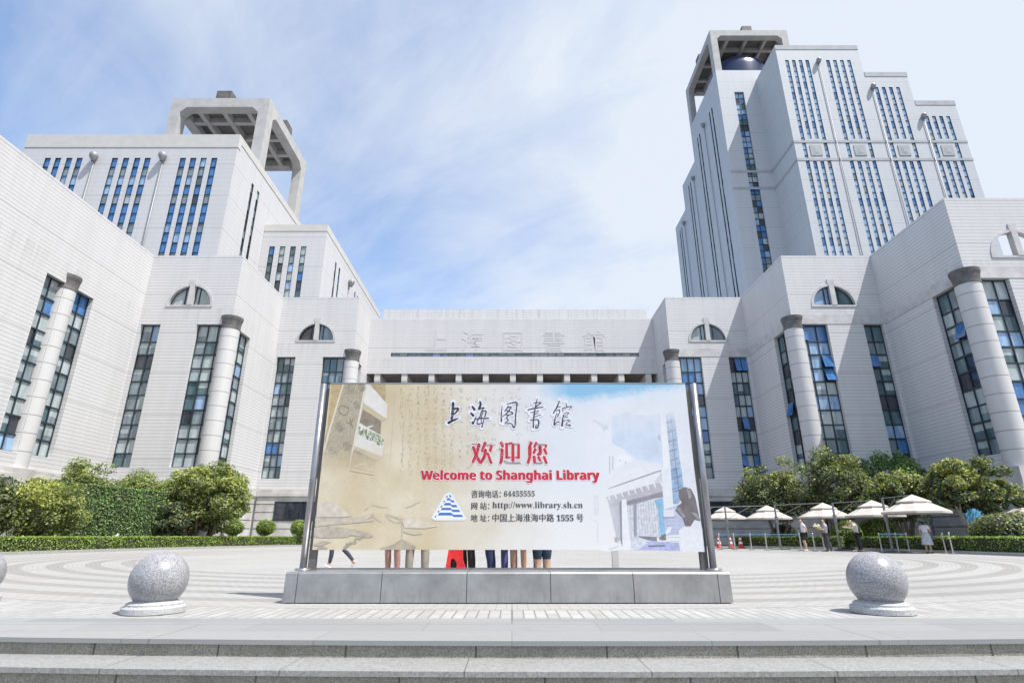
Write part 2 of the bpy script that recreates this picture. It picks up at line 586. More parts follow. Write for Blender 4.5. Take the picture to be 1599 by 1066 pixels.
def make_ground():
    mb = MB()
    xs = [-60, -30] + [-16 + i for i in range(33)] + [30, 60]
    for a, b in zip(xs[:-1], xs[1:]):
        ya, yb = arc_y(max(-16, min(16, a)), 5.08), arc_y(max(-16, min(16, b)), 5.08)
        mb.quad((a, ya, 0), (b, yb, 0), (b, 140, 0), (a, 140, 0))
        # front lip of the top slab
        mb.quad((a, ya, -0.036), (b, yb, -0.036), (b, yb, 0), (a, ya, 0))
        mb.quad((a, ya, -0.036), (a, ya + 0.08, -0.036), (b, yb + 0.08, -0.036), (b, yb, -0.036))
    tag(mb.build('plaza', plaza_mat()), kind='structure')
    tread = speckle('step_tread_granite', (0.27, 0.267, 0.26), (0.215, 0.212, 0.206), (0.315, 0.31, 0.302), 70.0, 0.6, 0.1, joint=(1.36, 0.008, 0.35))
    riser = speckle('step_riser_granite', (0.30, 0.28, 0.235), (0.20, 0.185, 0.155), (0.38, 0.365, 0.32), 130.0, 0.8, 0.6, joint=(1.06, 0.016, 0.30))
    riser2 = speckle('step_riser_granite_lower', (0.30, 0.28, 0.235), (0.20, 0.185, 0.155), (0.38, 0.365, 0.32), 130.0, 0.8, 0.6, joint=(1.06, 0.016, 0.83))
    mb = MB()
    rng = random.Random(3)
    H, T = 0.128, 0.45
    for k in range(0, 4):
        y0 = 5.08 - k * T
        zt = -k * H
        fine = [x / 10.0 for x in range(-160, 161)]
        for a, b in zip(fine[:-1], fine[1:]):
            ya, yb = arc_y(a, y0), arc_y(b, y0)
            # riser, set back under the lip
            mb.quad((a, ya + 0.025, zt - H), (b, yb + 0.025, zt - H), (b, yb + 0.025, zt - 0.03), (a, ya + 0.025, zt - 0.03), 1 + k % 2)
            # next tread with lip
            if k < 3:
                z2 = zt - H
                y2a, y2b = arc_y(a, y0 - T), arc_y(b, y0 - T)
                mb.quad((a, y2a, z2), (b, y2b, z2), (b, yb + 0.03, z2), (a, ya + 0.03, z2), 0)
                mb.quad((a, y2a, z2 - 0.036), (b, y2b, z2 - 0.036), (b, y2b, z2), (a, y2a, z2), 0)
                mb.quad((a, y2a, z2 - 0.036), (a, y2a + 0.05, z2 - 0.036), (b, y2b + 0.05, z2 - 0.036), (b, y2b, z2 - 0.036), 0)
    tag(mb.build('steps', [tread, riser, riser2]), kind='structure')
    mb = MB()
    mb.quad((-1500, -1500, -0.514), (1500, -1500, -0.514), (1500, 1500, -0.514), (-1500, 1500, -0.514))
    tag(mb.build('ground', plain('street_asphalt', (0.07, 0.07, 0.072), 0.85, scale=0.6)), kind='structure')


make_ground()


# ------------------------------------------------------------------ building helpers
def to3(axis, c, o, u, n, z):
    return (u, c - n, z) if axis == 'x' else (c + o * n, u, z)


def facade(mb, axis, c, o, a0, a1, z0, z1, holes=(), depth=0.4, mi=0, arches=()):
    """upright wall plane with rectangular holes (u0,u1,w0,w1) and reveals; arches (cu, r, w0)"""
    if a0 > a1:
        a0, a1 = a1, a0
    hs = [tuple(h) for h in holes] + [(cu - r, cu + r, w0, w0 + r) for cu, r, w0 in arches]
    us = sorted({a0, a1, *[min(max(h[i], a0), a1) for h in hs for i in (0, 1)]})
    zs = sorted({z0, z1, *[min(max(h[i], z0), z1) for h in hs for i in (2, 3)]})
    for i in range(len(us) - 1):
        for j in range(len(zs) - 1):
            um, zm = (us[i] + us[i + 1]) / 2, (zs[j] + zs[j + 1]) / 2
            if any(h[0] < um < h[1] and h[2] < zm < h[3] for h in hs):
                continue
            mb.quad(*[to3(axis, c, o, u, 0, z) for u, z in ((us[i], zs[j]), (us[i + 1], zs[j]), (us[i + 1], zs[j + 1]), (us[i], zs[j + 1]))], mi)
    for h in holes:
        u0, u1, w0, w1 = h
        for (p, q) in (((u0, w0), (u1, w0)), ((u1, w0), (u1, w1)), ((u1, w1), (u0, w1)), ((u0, w1), (u0, w0))):
            if (p[0] == q[0]) and (p[0] <= a0 or p[0] >= a1):
                continue
            mb.quad(to3(axis, c, o, p[0], 0, p[1]), to3(axis, c, o, q[0], 0, q[1]), to3(axis, c, o, q[0], -depth, q[1]), to3(axis, c, o, p[0], -depth, p[1]), mi)
    for cu, r, w0 in arches:
        n = 20
        pts = [(cu + r * math.cos(math.pi * i / n), w0 + r * math.sin(math.pi * i / n)) for i in range(n + 1)]
        for p, q in zip(pts[:-1], pts[1:]):
            mb.quad(to3(axis, c, o, p[0], 0, p[1]), to3(axis, c, o, q[0], 0, q[1]), to3(axis, c, o, q[0], 0, w0 + r), to3(axis, c, o, p[0], 0, w0 + r), mi)
            mb.quad(to3(axis, c, o, p[0], 0, p[1]), to3(axis, c, o, q[0], 0, q[1]), to3(axis, c, o, q[0], -depth, q[1]), to3(axis, c, o, p[0], -depth, p[1]), mi)
        mb.quad(to3(axis, c, o, cu - r, 0, w0), to3(axis, c, o, cu + r, 0, w0), to3(axis, c, o, cu + r, -depth, w0), to3(axis, c, o, cu - r, -depth, w0), mi)


def obox(mb, axis, c, o, u0, u1, n0, n1, z0, z1, mi=0):
    p, q = to3(axis, c, o, u0, n0, z0), to3(axis, c, o, u1, n1, z1)
    mb.box(p[0], q[0], p[1], q[1], p[2], p[2] if False else q[2], mi)


wr = random.Random(5)


def window(parent, axis, c, o, u0, u1, z0, z1, cols, rows, weights, recess=0.3, bar=0.07, opened=0.0, zcuts=None, name='window', pattern=None):
    """frame bars as the part, glass panes (one mesh) as its sub-part"""
    if u0 > u1:
        u0, u1 = u1, u0
    fr, pn, sashes = MB(), MB(), []
    zs = zcuts or [z0 + (z1 - z0) * i / rows for i in range(rows + 1)]
    us = [u0 + (u1 - u0) * i / cols for i in range(cols + 1)]
    for i, u in enumerate(us):
        w = bar if i in (0, cols) else bar * 0.75
        obox(fr, axis, c, o, u - w / 2, u + w / 2, -recess, -recess + 0.08, z0, z1)
    for j, z in enumerate(zs):
        w = bar * (1.5 if j % 2 == 0 else 1.0)
        for i in range(cols):
            obox(fr, axis, c, o, us[i] + bar * .5, us[i + 1] - bar * .5, -recess + 0.005, -recess + 0.072, z - w / 2, z + w / 2)
    ids = list(range(len(GLASS)))
    for j in range(len(zs) - 1):
        row = wr.choices(ids, weights)[0] if pattern is None else pattern[j % len(pattern)]
        for i in range(cols):
            k = row if wr.random() < 0.7 else wr.choices(ids, weights)[0]
            zt, zb = zs[j + 1], zs[j]
            if opened and wr.random() < opened:
                # a top-hung sash pushed outwards, reflected sky painted into its glass colour
                n_ = 0.32
                quad = [to3(axis, c, o, us[i] + .04, -recess + n_ + 0.1, zb + .08), to3(axis, c, o, us[i + 1] - .04, -recess + n_ + 0.1, zb + .08),
                        to3(axis, c, o, us[i + 1] - .04, -recess + 0.1, zt - .05), to3(axis, c, o, us[i] + .04, -recess + 0.1, zt - .05)]
                sa = MB()
                sa.quad(*quad, 2)
                sashes.append(sa)
                k = 3
            elif cols > 1 and wr.random() < 0.35 and k in (0, 4):
                # half-drawn blind: upper part pale
                zc = zb + (zt - zb) * wr.uniform(0.3, 0.7)
                pn.quad(*[to3(axis, c, o, u, -recess - .02, z) for u, z in ((us[i], zc), (us[i + 1], zc), (us[i + 1], zt), (us[i], zt))], 1)
                zt = zc
            pn.quad(*[to3(axis, c, o, u, -recess - .02, z) for u, z in ((us[i], zb), (us[i + 1], zb), (us[i + 1], zt), (us[i], zt))], k)
    f = fr.build(name, M['frame'], parent)
    pn.build('pane', GLASS, f)
    for sa in sashes:
        sa.build('open_sash', GLASS, f)
    return f


def lunette(parent, c, cu, r, w0, glazed=True, weights=(3, 1, 1, 3, 3, 1)):
    """half-round window on a facade facing the forecourt"""
    mb = MB()
    n = 24
    for i in range(n):
        a, b = math.pi * i / n, math.pi * (i + 1) / n
        P = lambda t, rr: (cu + rr * math.cos(t), w0 + rr * math.sin(t))
        for (r0, r1, n0, n1) in ((r - 0.02, r + 0.19, -0.3, 0.06),):
            p, q, s, t = P(a, r0), P(b, r0), P(b, r1), P(a, r1)
            mb.quad((p[0], c - n1, p[1]), (q[0], c - n1, q[1]), (s[0], c - n1, s[1]), (t[0], c - n1, t[1]))
            mb.quad((t[0], c - n1, t[1]), (s[0], c - n1, s[1]), (s[0], c + .01, s[1]), (t[0], c + .01, t[1]))
            mb.quad((p[0], c - n1, p[1]), (q[0], c - n1, q[1]), (q[0], c - n0, q[1]), (p[0], c - n0, p[1]))
    mb.box(cu - 0.22, cu + 0.22, c - 0.09, c + 0.35, w0 + 0.005, w0 + r + 0.02)
    mb.box(cu - 0.3, cu + 0.3, c - 0.08, c + 0.3, w0 + r + 0.03, w0 + r + 0.65)     # keystone
    mb.box(cu - r - 0.2, cu + r + 0.2, c - 0.06, c + 0.35, w0 - 0.16, w0)            # sill
    f = mb.build('lunette', M['trim'], parent)
    if not glazed:
        return f
    pn, bars = MB(), MB()
    y = c + 0.3
    for s in (-1, 1):
        pts = [(cu + s * 0.2, w0)] + [(cu + s * r * math.sin(t), w0 + r * math.cos(t)) for t in [math.asin(0.2 / r) + (math.pi / 2 - math.asin(0.2 / r)) * i / 12 for i in range(13)]]
        k = wr.choices(range(len(GLASS)), weights)[0]
        pn.add([(x, y, z) for x, z in pts], [tuple(range(len(pts)))], k)
        for i in range(1, 13):
            (xa, za), (xb, zb) = pts[i], pts[i + 1]
            f_ = (r - 0.09) / r
            bars.quad((xa, y - .05, za), (xb, y - .05, zb), (cu + (xb - cu) * f_, y - .05, w0 + (zb - w0) * f_), (cu + (xa - cu) * f_, y - .05, w0 + (za - w0) * f_))
        xm = cu + s * 0.62
        bars.box(xm - .04, xm + .04, y - .07, y - .005, w0, w0 + math.sqrt(r * r - 0.66 ** 2))
        bars.box(cu + s * .22, cu + s * .29, y - .07, y - .004, w0, w0 + r - .08)
    pn.build('pane', GLASS, f)
    bars.build('glazing_bar', M['frame'], f)
    return f


def column(parent, x, y, z0=5.0, z1=17.9, r=0.80):
    mb = MB()
    mb.lathe((x, y, 0), [(r, z0), (r, z1)], 28)
    o = mb.build('column', M['column'], parent, smooth=True)
    mb = MB()
    mb.lathe((x, y, 0), [(r, z1 - .05), (r + .04, z1 - .04), (r + .04, z1 + .10), (r + .01, z1 + .12), (r + .02, z1 + .3), (r + .06, z1 + .6), (r + .13, z1 + .85), (r + .15, z1 + 1.08), (0, z1 + 1.08)], 28)
    mb.build('capital', M['capital'], o)
    mb = MB()
    mb.box(x - r - .12, x + r + .12, y - r - .12, y + r + .12, z0 - 1.1, z0 + .004)
    mb.box(x - r - .3, x + r + .3, y - r - .3, y + r + .3, z0 - 1.45, z0 - 1.1)
    mb.build('pedestal', M['plinth'], o)
    return o


def drainpipe(parent, axis, c, o, u, z0, z1):
    mb = MB()
    p, q = to3(axis, c, o, u, 0.16, z0), to3(axis, c, o, u, 0.16, z1)
    mb.tube(p, q, 0.065, n=8)
    d = mb.build('drainpipe', M['pipe'], parent, smooth=True)
    mb = MB()
    c3 = to3(axis, c, o, u, 0.42, z1)
    mb.lathe(c3, [(0.12, -0.75), (0.42, -0.2), (0.45, 0.15), (0.3, 0.4), (0.0, 0.45)], 12)
    mb.build('hopper', M['pipe'], d, smooth=True)


# ------------------------------------------------------------------ podium wings
ZT = 24.8            # podium roof line
W0, W1 = 6.0, 18.2   # tall windows
XA, XB, XC = 16.3, 24.4, 32.5
Y1, Y2, Y3 = 55.0, 45.6, 36.4


def rustic(mb, axis, c, o, a0, a1, zb=0.0, zt=4.35):
    """plinth of deeply jointed courses under a moulded string"""
    if a0 > a1: a0, a1 = a1, a0
    n = 6
    h = (zt - zb) / n
    for i in range(n):
        obox(mb, axis, c, o, a0, a1, 0.02, 0.22, zb + i * h + 0.05, zb + (i + 1) * h - 0.04)
    obox(mb, axis, c, o, a0, a1, 0.0, 0.10, zb, zt)
    obox(mb, axis, c, o, a0, a1, 0.02, 0.34, zt + 0.004, zt + 0.28)
    obox(mb, axis, c, o, a0, a1, 0.02, 0.22, zt + 0.284, zt + 0.62)


def wing(s):
    side = 'left' if s < 0 else 'right'
    lab = ('long stepped white stone wing behind the clipped hedge, half-round windows, wholly sunlit' if s < 0 else
           'stepped white stone wing behind the parasols, open half-round arch and diagonal shadows')
    root = empty('library_wing', (s * 28, 50, 0), lab, 'building')
    wts = (3, 5, 0.3, 0.6, 6, 1.2) if s < 0 else (2, 2, 1.3, 1.0, 2, 4.0)
    wside = (3, 5, 0.2, 0.6, 5, 0.6) if s < 0 else (4, 1, 0.3, 2, 4, 0.6)
    X = lambda x: s * x
    op = 0.0 if s < 0 else 0.07
    wall = MB()
    o_in = -s            # side walls look at the axis of the forecourt
    H = lambda a, b: (min(s * a, s * b), max(s * a, s * b), W0, W1)
    # module next to the gate
    h1 = [H(XA, XA + 3.15), H(22.25, XB - .25)]
    facade(wall, 'x', Y1, 1, X(XA), X(XB), 0, ZT, h1, arches=[(X(20.4), 1.85, 20.0)])
    facade(wall, 'y', X(XA), o_in, Y1, 70.0, 0, ZT, [(Y1, Y1 + 3.3, W0, W1)])
    # middle module
    h2 = [H(XB, XB + 3.0), H(30.55, XC - .25)]
    facade(wall, 'x', Y2, 1, X(XB), X(XC), 0, ZT, h2, arches=[(X(28.4), 1.85, 20.0)])
    facade(wall, 'y', X(XB), o_in, Y2, Y1, 0, ZT, [(Y2, Y2 + 3.7, W0, W1)])
    if s > 0:
        h3 = [H(XC, XC + 3.0)]
        facade(wall, 'x', Y3, 1, X(XC), X(48.0), 0, ZT, h3, arches=[(X(36.9), 1.95, 20.0)])
        facade(wall, 'y', X(XC), o_in, Y3, Y2, 0, ZT, [(Y3, Y3 + 3.5, W0, W1)])
    else:
        facade(wall, 'y', X(XC), o_in, 12.0, Y2, 0, ZT, [(35.5, 40.1, W0, W1), (22.0, 26.6, W0, W1)])
    # roofs, kept below the parapets; thin inner parapet faces
    zr = 19.2 if s > 0 else 23.6
    def roof(x0, x1, y0, y1, z):
        wall.box(X(x0), X(x1), y0, y1, z - .4, z, 1)
    roof(XA + .02, XB - .02 + .0, Y1 + .5, 70, 23.4)
    roof(XB + .02, XC - .02, Y2 + .5, 70, 23.4)
    roof(XC + .02, 60, (Y3 if s > 0 else 12) + .5, 70, 18.8)
    # parapet thickness (coping)
    def cop(axis, c, a0, a1):
        if axis == 'x':
            wall.box(min(a0, a1), max(a0, a1), c + .001, c + .45, ZT - .35, ZT + .06, 0)
        else:
            wall.box(c + .002 * s, c + s * .45, min(a0, a1), max(a0, a1), ZT - .35, ZT + .06, 0)
    cop('x', Y1, X(XA + .46), X(XB)); cop('x', Y2, X(XB + .46), X(XC))
    cop('y', X(XA), Y1 + .002, 70); cop('y', X(XB), Y2 + .002, Y1); cop('y', X(XC), (Y3 if s > 0 else 12) + .002, Y2)
    if s > 0:
        cop('x', Y3, X(XC + .46), X(48))
        # back of the free-standing upper wall, and raking beam behind its arch
        wall.box(33.2, 41.5, Y3 + 5.5, Y3 + 6.0, 22.2, 22.9, 0)
    # dark rooms behind the tall windows
    w = wall.build('wall', [M['podium'], M['roof']], root)
    # smooth lintel band over the windows
    lb = MB()
    for (yy, a, b) in ((Y1, XA, XB), (Y2, XB, XC), (Y3, XC, 48.0)) if s > 0 else ():
        lb.box(X(a), X(b), yy - .03, yy + .02, W1 + .02, W1 + .95)
    if s > 0:
        for (xx, a, b) in ((XB, Y2, Y1), (XC, Y3, Y2)):
            lb.box(X(xx) - .03, X(xx) + .02, a + .05, b - .03, W1 + .02, W1 + .95)
    if s > 0:
        lb.build('lintel_band', M['trim'], root)
    # windows
    rows = [0, .093, .19, .285, .385, .49, .585, .68, .78, .875, 1.0]
    zc = [W0 + (W1 - W0) * t for t in rows]
    def win(axis, c, o, a, b, cols, wt, rec=0.4):
        window(root, axis, c, o, a, b, W0, W1, cols, 10, wt, recess=rec, bar=0.09, opened=op, zcuts=zc)
    win('x', Y1, 1, X(XA + .35), X(XA + 3.15), 4, wts); win('x', Y1, 1, X(22.25), X(XB - .25), 3, wts)
    win('x', Y2, 1, X(XB + .35), X(XB + 3.0), 3, wts); win('x', Y2, 1, X(30.55), X(XC - .25), 2, wts)
    win('y', X(XA), o_in, Y1 + .35, Y1 + 3.3, 3, wside); win('y', X(XB), o_in, Y2 + .35, Y2 + 3.7, 3, wside)
    if s > 0:
        win('x', Y3, 1, X(XC + .35), X(XC + 3.0), 3, wts); win('y', X(XC), o_in, Y3 + .35, Y3 + 3.5, 3, wside)
    else:
        win('y', X(XC), o_in, 35.5, 37.2, 2, wside); win('y', X(XC), o_in, 38.4, 40.1, 2, wside)
        win('y', X(XC), o_in, 22.0, 26.6, 4, wside)
    lunette(root, Y1, X(20.4), 1.85, 20.0)
    lunette(root, Y2, X(28.4), 1.85, 20.0)
    if s > 0:
        lunette(root, Y3, X(36.9), 1.95, 20.0, glazed=False)
    column(root, X(XA + .30), Y1 + .55, r=.74); column(root, X(XB + .28), Y2 + .55, r=.76)
    if s > 0:
        column(root, X(XC + .40), Y3 + .55, r=.80)
    else:
        column(root, X(XC + .42), 37.8, r=.70)
        mb = MB()
        mb.box(X(XC) - .02, X(XC + .4), 37.2, 38.4, W0, W1)
        mb.build('pier', M['podium'], root)
    # plinth
    pl = MB()
    rustic(pl, 'x', Y1, 1, X(XA), X(XB - .36)); rustic(pl, 'x', Y2, 1, X(XB), X(XC - .36))
    rustic(pl, 'y', X(XA), o_in, Y1, 66); rustic(pl, 'y', X(XB), o_in, Y2, Y1 - .36)
    if s > 0:
        rustic(pl, 'x', Y3, 1, X(XC), X(48)); rustic(pl, 'y', X(XC), o_in, Y3, Y2 - .36)
    else:
        rustic(pl, 'y', X(XC), o_in, 12, Y2 - .36)
    pl.build('plinth', M['plinth'], root)
    # low basement windows in the plinth
    for (c, a, b) in ((Y1, 18.6, 22.2), (Y2, 27.0, 30.2)):
        mb, gl = MB(), MB()
        a_, b_ = sorted((X(a), X(b)))
        mb.box(a_ - .08, b_ + .08, c - .29, c - .05, 2.22, 2.32); mb.box(a_ - .08, b_ + .08, c - .29, c - .05, 3.8, 3.9)
        for i in range(4):
            xx = a_ + (b_ - a_) * i / 3
            mb.box(xx - .05, xx + .05, c - .285, c - .05, 2.32, 3.8)
        f = mb.build('basement_window', M['frame'], root)
        gl.quad((a_, c - .25, 2.3), (b_, c - .25, 2.3), (b_, c - .25, 3.82), (a_, c - .25, 3.82), 3)
        gl.build('pane', GLASS, f)
    return root


wing(-1)
wing(1)


# ------------------------------------------------------------------ gate building between the wings
def text_mesh(body, size, offset=0.0, align='CENTER', space=1.0):
    c = bpy.data.curves.new('lettering', 'FONT')
    c.body = body
    c.size = size
    c.offset = offset
    c.align_x = align
    c.space_character = space
    c.resolution_u = 3
    o = bpy.data.objects.new('lettering', c)
    COL.objects.link(o)
    dg = bpy.context.evaluated_depsgraph_get()
    dg.update()
    me = bpy.data.meshes.new_from_object(o.evaluated_get(dg))
    bpy.data.objects.remove(o)
    bpy.data.curves.remove(c)
    return me


def styled(body, up, lo, dg):
    """the bold sans or serif letters of the built-in mathematical alphabet"""
    r = ''
    for ch in body:
        if 'A' <= ch <= 'Z': r += chr(up + ord(ch) - 65)
        elif 'a' <= ch <= 'z': r += chr(lo + ord(ch) - 97)
        elif '0' <= ch <= '9': r += chr(dg + ord(ch) - 48)
        else: r += ch
    return r


def add_text(mb, me, x, y, z, mi=0, sx=1.0, sz=1.0):
    mb.add([(x + v.co.x * sx, y, z + v.co.y * sz) for v in me.vertices], [tuple(p.vertices) for p in me.polygons], mi)


def gate():
    root = empty('gate_building', (0, 62, 0), 'broad white stone bridge block over the gateway behind the sign, slit window and carved characters', 'building')
    Yg = 60.6
    wall = MB()
    facade(wall, 'x', Yg, 1, -XA + .01, XA - .01, 18.0, 24.6, [(-13.75, 14.4, 20.0, 20.45)], depth=.3)
    wall.box(-XA + .02, XA - .02, Yg + .002, 72, 24.2, 24.6)
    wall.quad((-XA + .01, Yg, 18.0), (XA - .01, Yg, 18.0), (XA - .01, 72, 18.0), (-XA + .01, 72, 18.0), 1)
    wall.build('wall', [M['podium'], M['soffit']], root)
    pb = MB()
    x0, _ = on_plane(599, 486, 63.0)
    x1, _ = on_plane(1009, 486, 63.0)
    pb.box(x0, x1, 63.0, 71.0, 24.604, 26.75)
    pb.build('parapet', M['podium'], root)
    window(root, 'x', Yg, 1, -13.75, 14.4, 20.0, 20.45, 30, 1, (8, 0, 0, 0, 3, 1), recess=.2, bar=.035)
    for k in range(11):
        x = -15.1 + 3.04 * k
        mb = MB()
        prof = [(-.12, 17.99), (-.12, 17.2), (.0, 16.9), (.5, 16.8), (.9, 16.55), (6, 16.4), (6, 17.99)]
        n = len(prof)
        vs = [(x - .32, Yg + .2 + a, z) for a, z in prof] + [(x + .32, Yg + .2 + a, z) for a, z in prof]
        mb.add(vs, [tuple(range(n))[::-1], tuple(range(n, 2 * n))] + [(i, (i + 1) % n, n + (i + 1) % n, n + i) for i in range(n)])
        mb.build('corbel', M['coping'], root)
    bk = MB()
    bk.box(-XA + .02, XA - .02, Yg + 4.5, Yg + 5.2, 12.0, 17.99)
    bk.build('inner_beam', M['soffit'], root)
    gl = MB()
    for i in range(16):
        a = -16 + 2 * i
        gl.quad((a, 69, 0.01), (a + 2, 69, 0.01), (a + 2, 69, 17.9), (a, 69, 17.9), wr.choice((0, 4, 5)))
    g_ = gl.build('glass_front', GLASS, root)
    fr = MB()
    for i in range(17):
        fr.box(-16.05 + 2 * i, -15.95 + 2 * i, 68.9, 68.99, 0, 17.9)
    fr.build('mullion', M['frame'], g_)
    for x in (-12, -4, 4, 12):
        mb = MB()
        mb.lathe((x, 63.5, 0), [(.75, 0), (.75, 16.4)], 20)
        mb.build('column', M['column'], root, smooth=True)
    # characters cut in low relief, same stone
    carved = plain('carved_stone', (0.52, 0.515, 0.52), 0.7)
    for ch, px in zip('上海图書館', (681, 738, 801, 865, 929)):
        me = text_mesh(ch, 2.75, 0.01)
        x, z = on_plane(px, 546, Yg)
        rel = MB()
        b = len(rel.v)
        for v in me.vertices:
            rel.v.append((x + v.co.x, Yg - 0.02, z + v.co.y))
        # front faces plus a rim so the strokes stand off the wall
        for p in me.polygons:
            rel.f.append([b + i for i in p.vertices]); rel.m.append(0)
        edges = {}
        for p in me.polygons:
            vv = list(p.vertices)
            for i in range(len(vv)):
                e = tuple(sorted((vv[i], vv[(i + 1) % len(vv)])))
                edges[e] = edges.get(e, 0) + 1
        for (i, j), n in edges.items():
            if n == 1:
                p, q = me.vertices[i].co, me.vertices[j].co
                rel.quad((x + p.x, Yg - .02, z + p.y), (x + q.x, Yg - .02, z + q.y), (x + q.x, Yg + .0, z + q.y), (x + p.x, Yg + .0, z + p.y))
        bpy.data.meshes.remove(me)
        rel.build('carved_lettering', carved, root)


gate()


# ------------------------------------------------------------------ towers
def portal(mb, axis, c, o, a0, a1, z0, z1, w, b, ch, t, mi=0):
    if a0 > a1: a0, a1 = a1, a0
    inner = [(a0 + w, z0), (a0 + w, z1 - b - ch), (a0 + w + ch, z1 - b), (a1 - w - ch, z1 - b), (a1 - w, z1 - b - ch), (a1 - w, z0)]
    outer = [(a0, z0), (a0, z1 - b - ch), (a0, z1), (a1, z1), (a1, z1 - b - ch), (a1, z0)]
    for n in (0.0, -t):
        for i in range(5):
            mb.quad(*[to3(axis, c, o, u, n, z) for u, z in (outer[i], outer[i + 1], inner[i + 1], inner[i])], mi)
    for ring in (inner, outer):
        for i in range(5):
            p, q = ring[i], ring[i + 1]
            mb.quad(to3(axis, c, o, *p[:1], 0.0, p[1]), to3(axis, c, o, q[0], 0.0, q[1]), to3(axis, c, o, q[0], -t, q[1]), to3(axis, c, o, p[0], -t, p[1]), mi)


def crown(root, x0, x1, y0, y1, z0, z1, dome):
    mb = MB()
    t = 1.3
    w, b, ch = 1.35, 1.45, .8
    portal(mb, 'x', y0, 1, x0, x1, z0, z1, w, b, ch, t)
    portal(mb, 'x', y1 - t, 1, x0, x1, z0, z1, w, b, ch, t)
    portal(mb, 'y', x0, -1, y0 + t + .002, y1 - t - .002, z0, z1 - .01, 0.25, b, ch, t)
    portal(mb, 'y', x1, 1, y0 + t + .002, y1 - t - .002, z0, z1 - .01, 0.25, b, ch, t)
    o = mb.build('crown', M['concrete'], root)
    sl = MB()
    sl.box(x0 + t + .01, x1 - t - .01, y0 + t + .01, y1 - t - .01, z1 - .5, z1 - .2)
    for i in range(1, 4):
        xx = x0 + (x1 - x0) * i / 4
        sl.box(xx - .3, xx + .3, y0 + t + .02, y1 - t - .02, z1 - 1.45, z1 - .51, 1)
        yy = y0 + (y1 - y0) * i / 4
        sl.box(x0 + t + .02, x1 - t - .02, yy - .3, yy + .3, z1 - 1.3, z1 - .512, 1)
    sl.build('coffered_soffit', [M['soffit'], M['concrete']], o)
    xm = (x0 + x1) / 2
    for k in range(2):
        bx = MB()
        if k == 0:
            bx.box(xm - 1.0, xm + 1.0, y0 + .3, y0 + 2.0, z1 + .004, z1 + 1.5)
        else:
            bx.box(x0 + .2 if dome else x1 - 1.8, x0 + 1.8 if dome else x1 - .2, (y0 + y1) / 2 - 1, (y0 + y1) / 2 + 1, z1 + .004, z1 + 1.5)
        bx.build('roof_block', M['capital'], o)
    if dome:
        d = MB()
        d.lathe(((x0 + x1) / 2 - .6, (y0 + y1) / 2 - 1.2, z0), [(6.3, 0), (6.3, 3.4)] + [(6.3 * math.cos(a), 3.4 + 5.0 * math.sin(a)) for a in [math.pi / 2 * i / 8 for i in range(1, 9)]], 28)
        d.build('dome', M['dome'], root, smooth=True)


def strips(root, wall_holes, axis, c, o, us, w, z0, z1, wts, pat):
    for u in us:
        wall_holes.append((u - w / 2, u + w / 2, z0, z1))
        n = max(2, round((z1 - z0) / 1.25))
        window(root, axis, c, o, u - w / 2, u + w / 2, z0, z1, 1, n, wts, recess=.12, bar=.07, name='window_strip', pattern=pat)


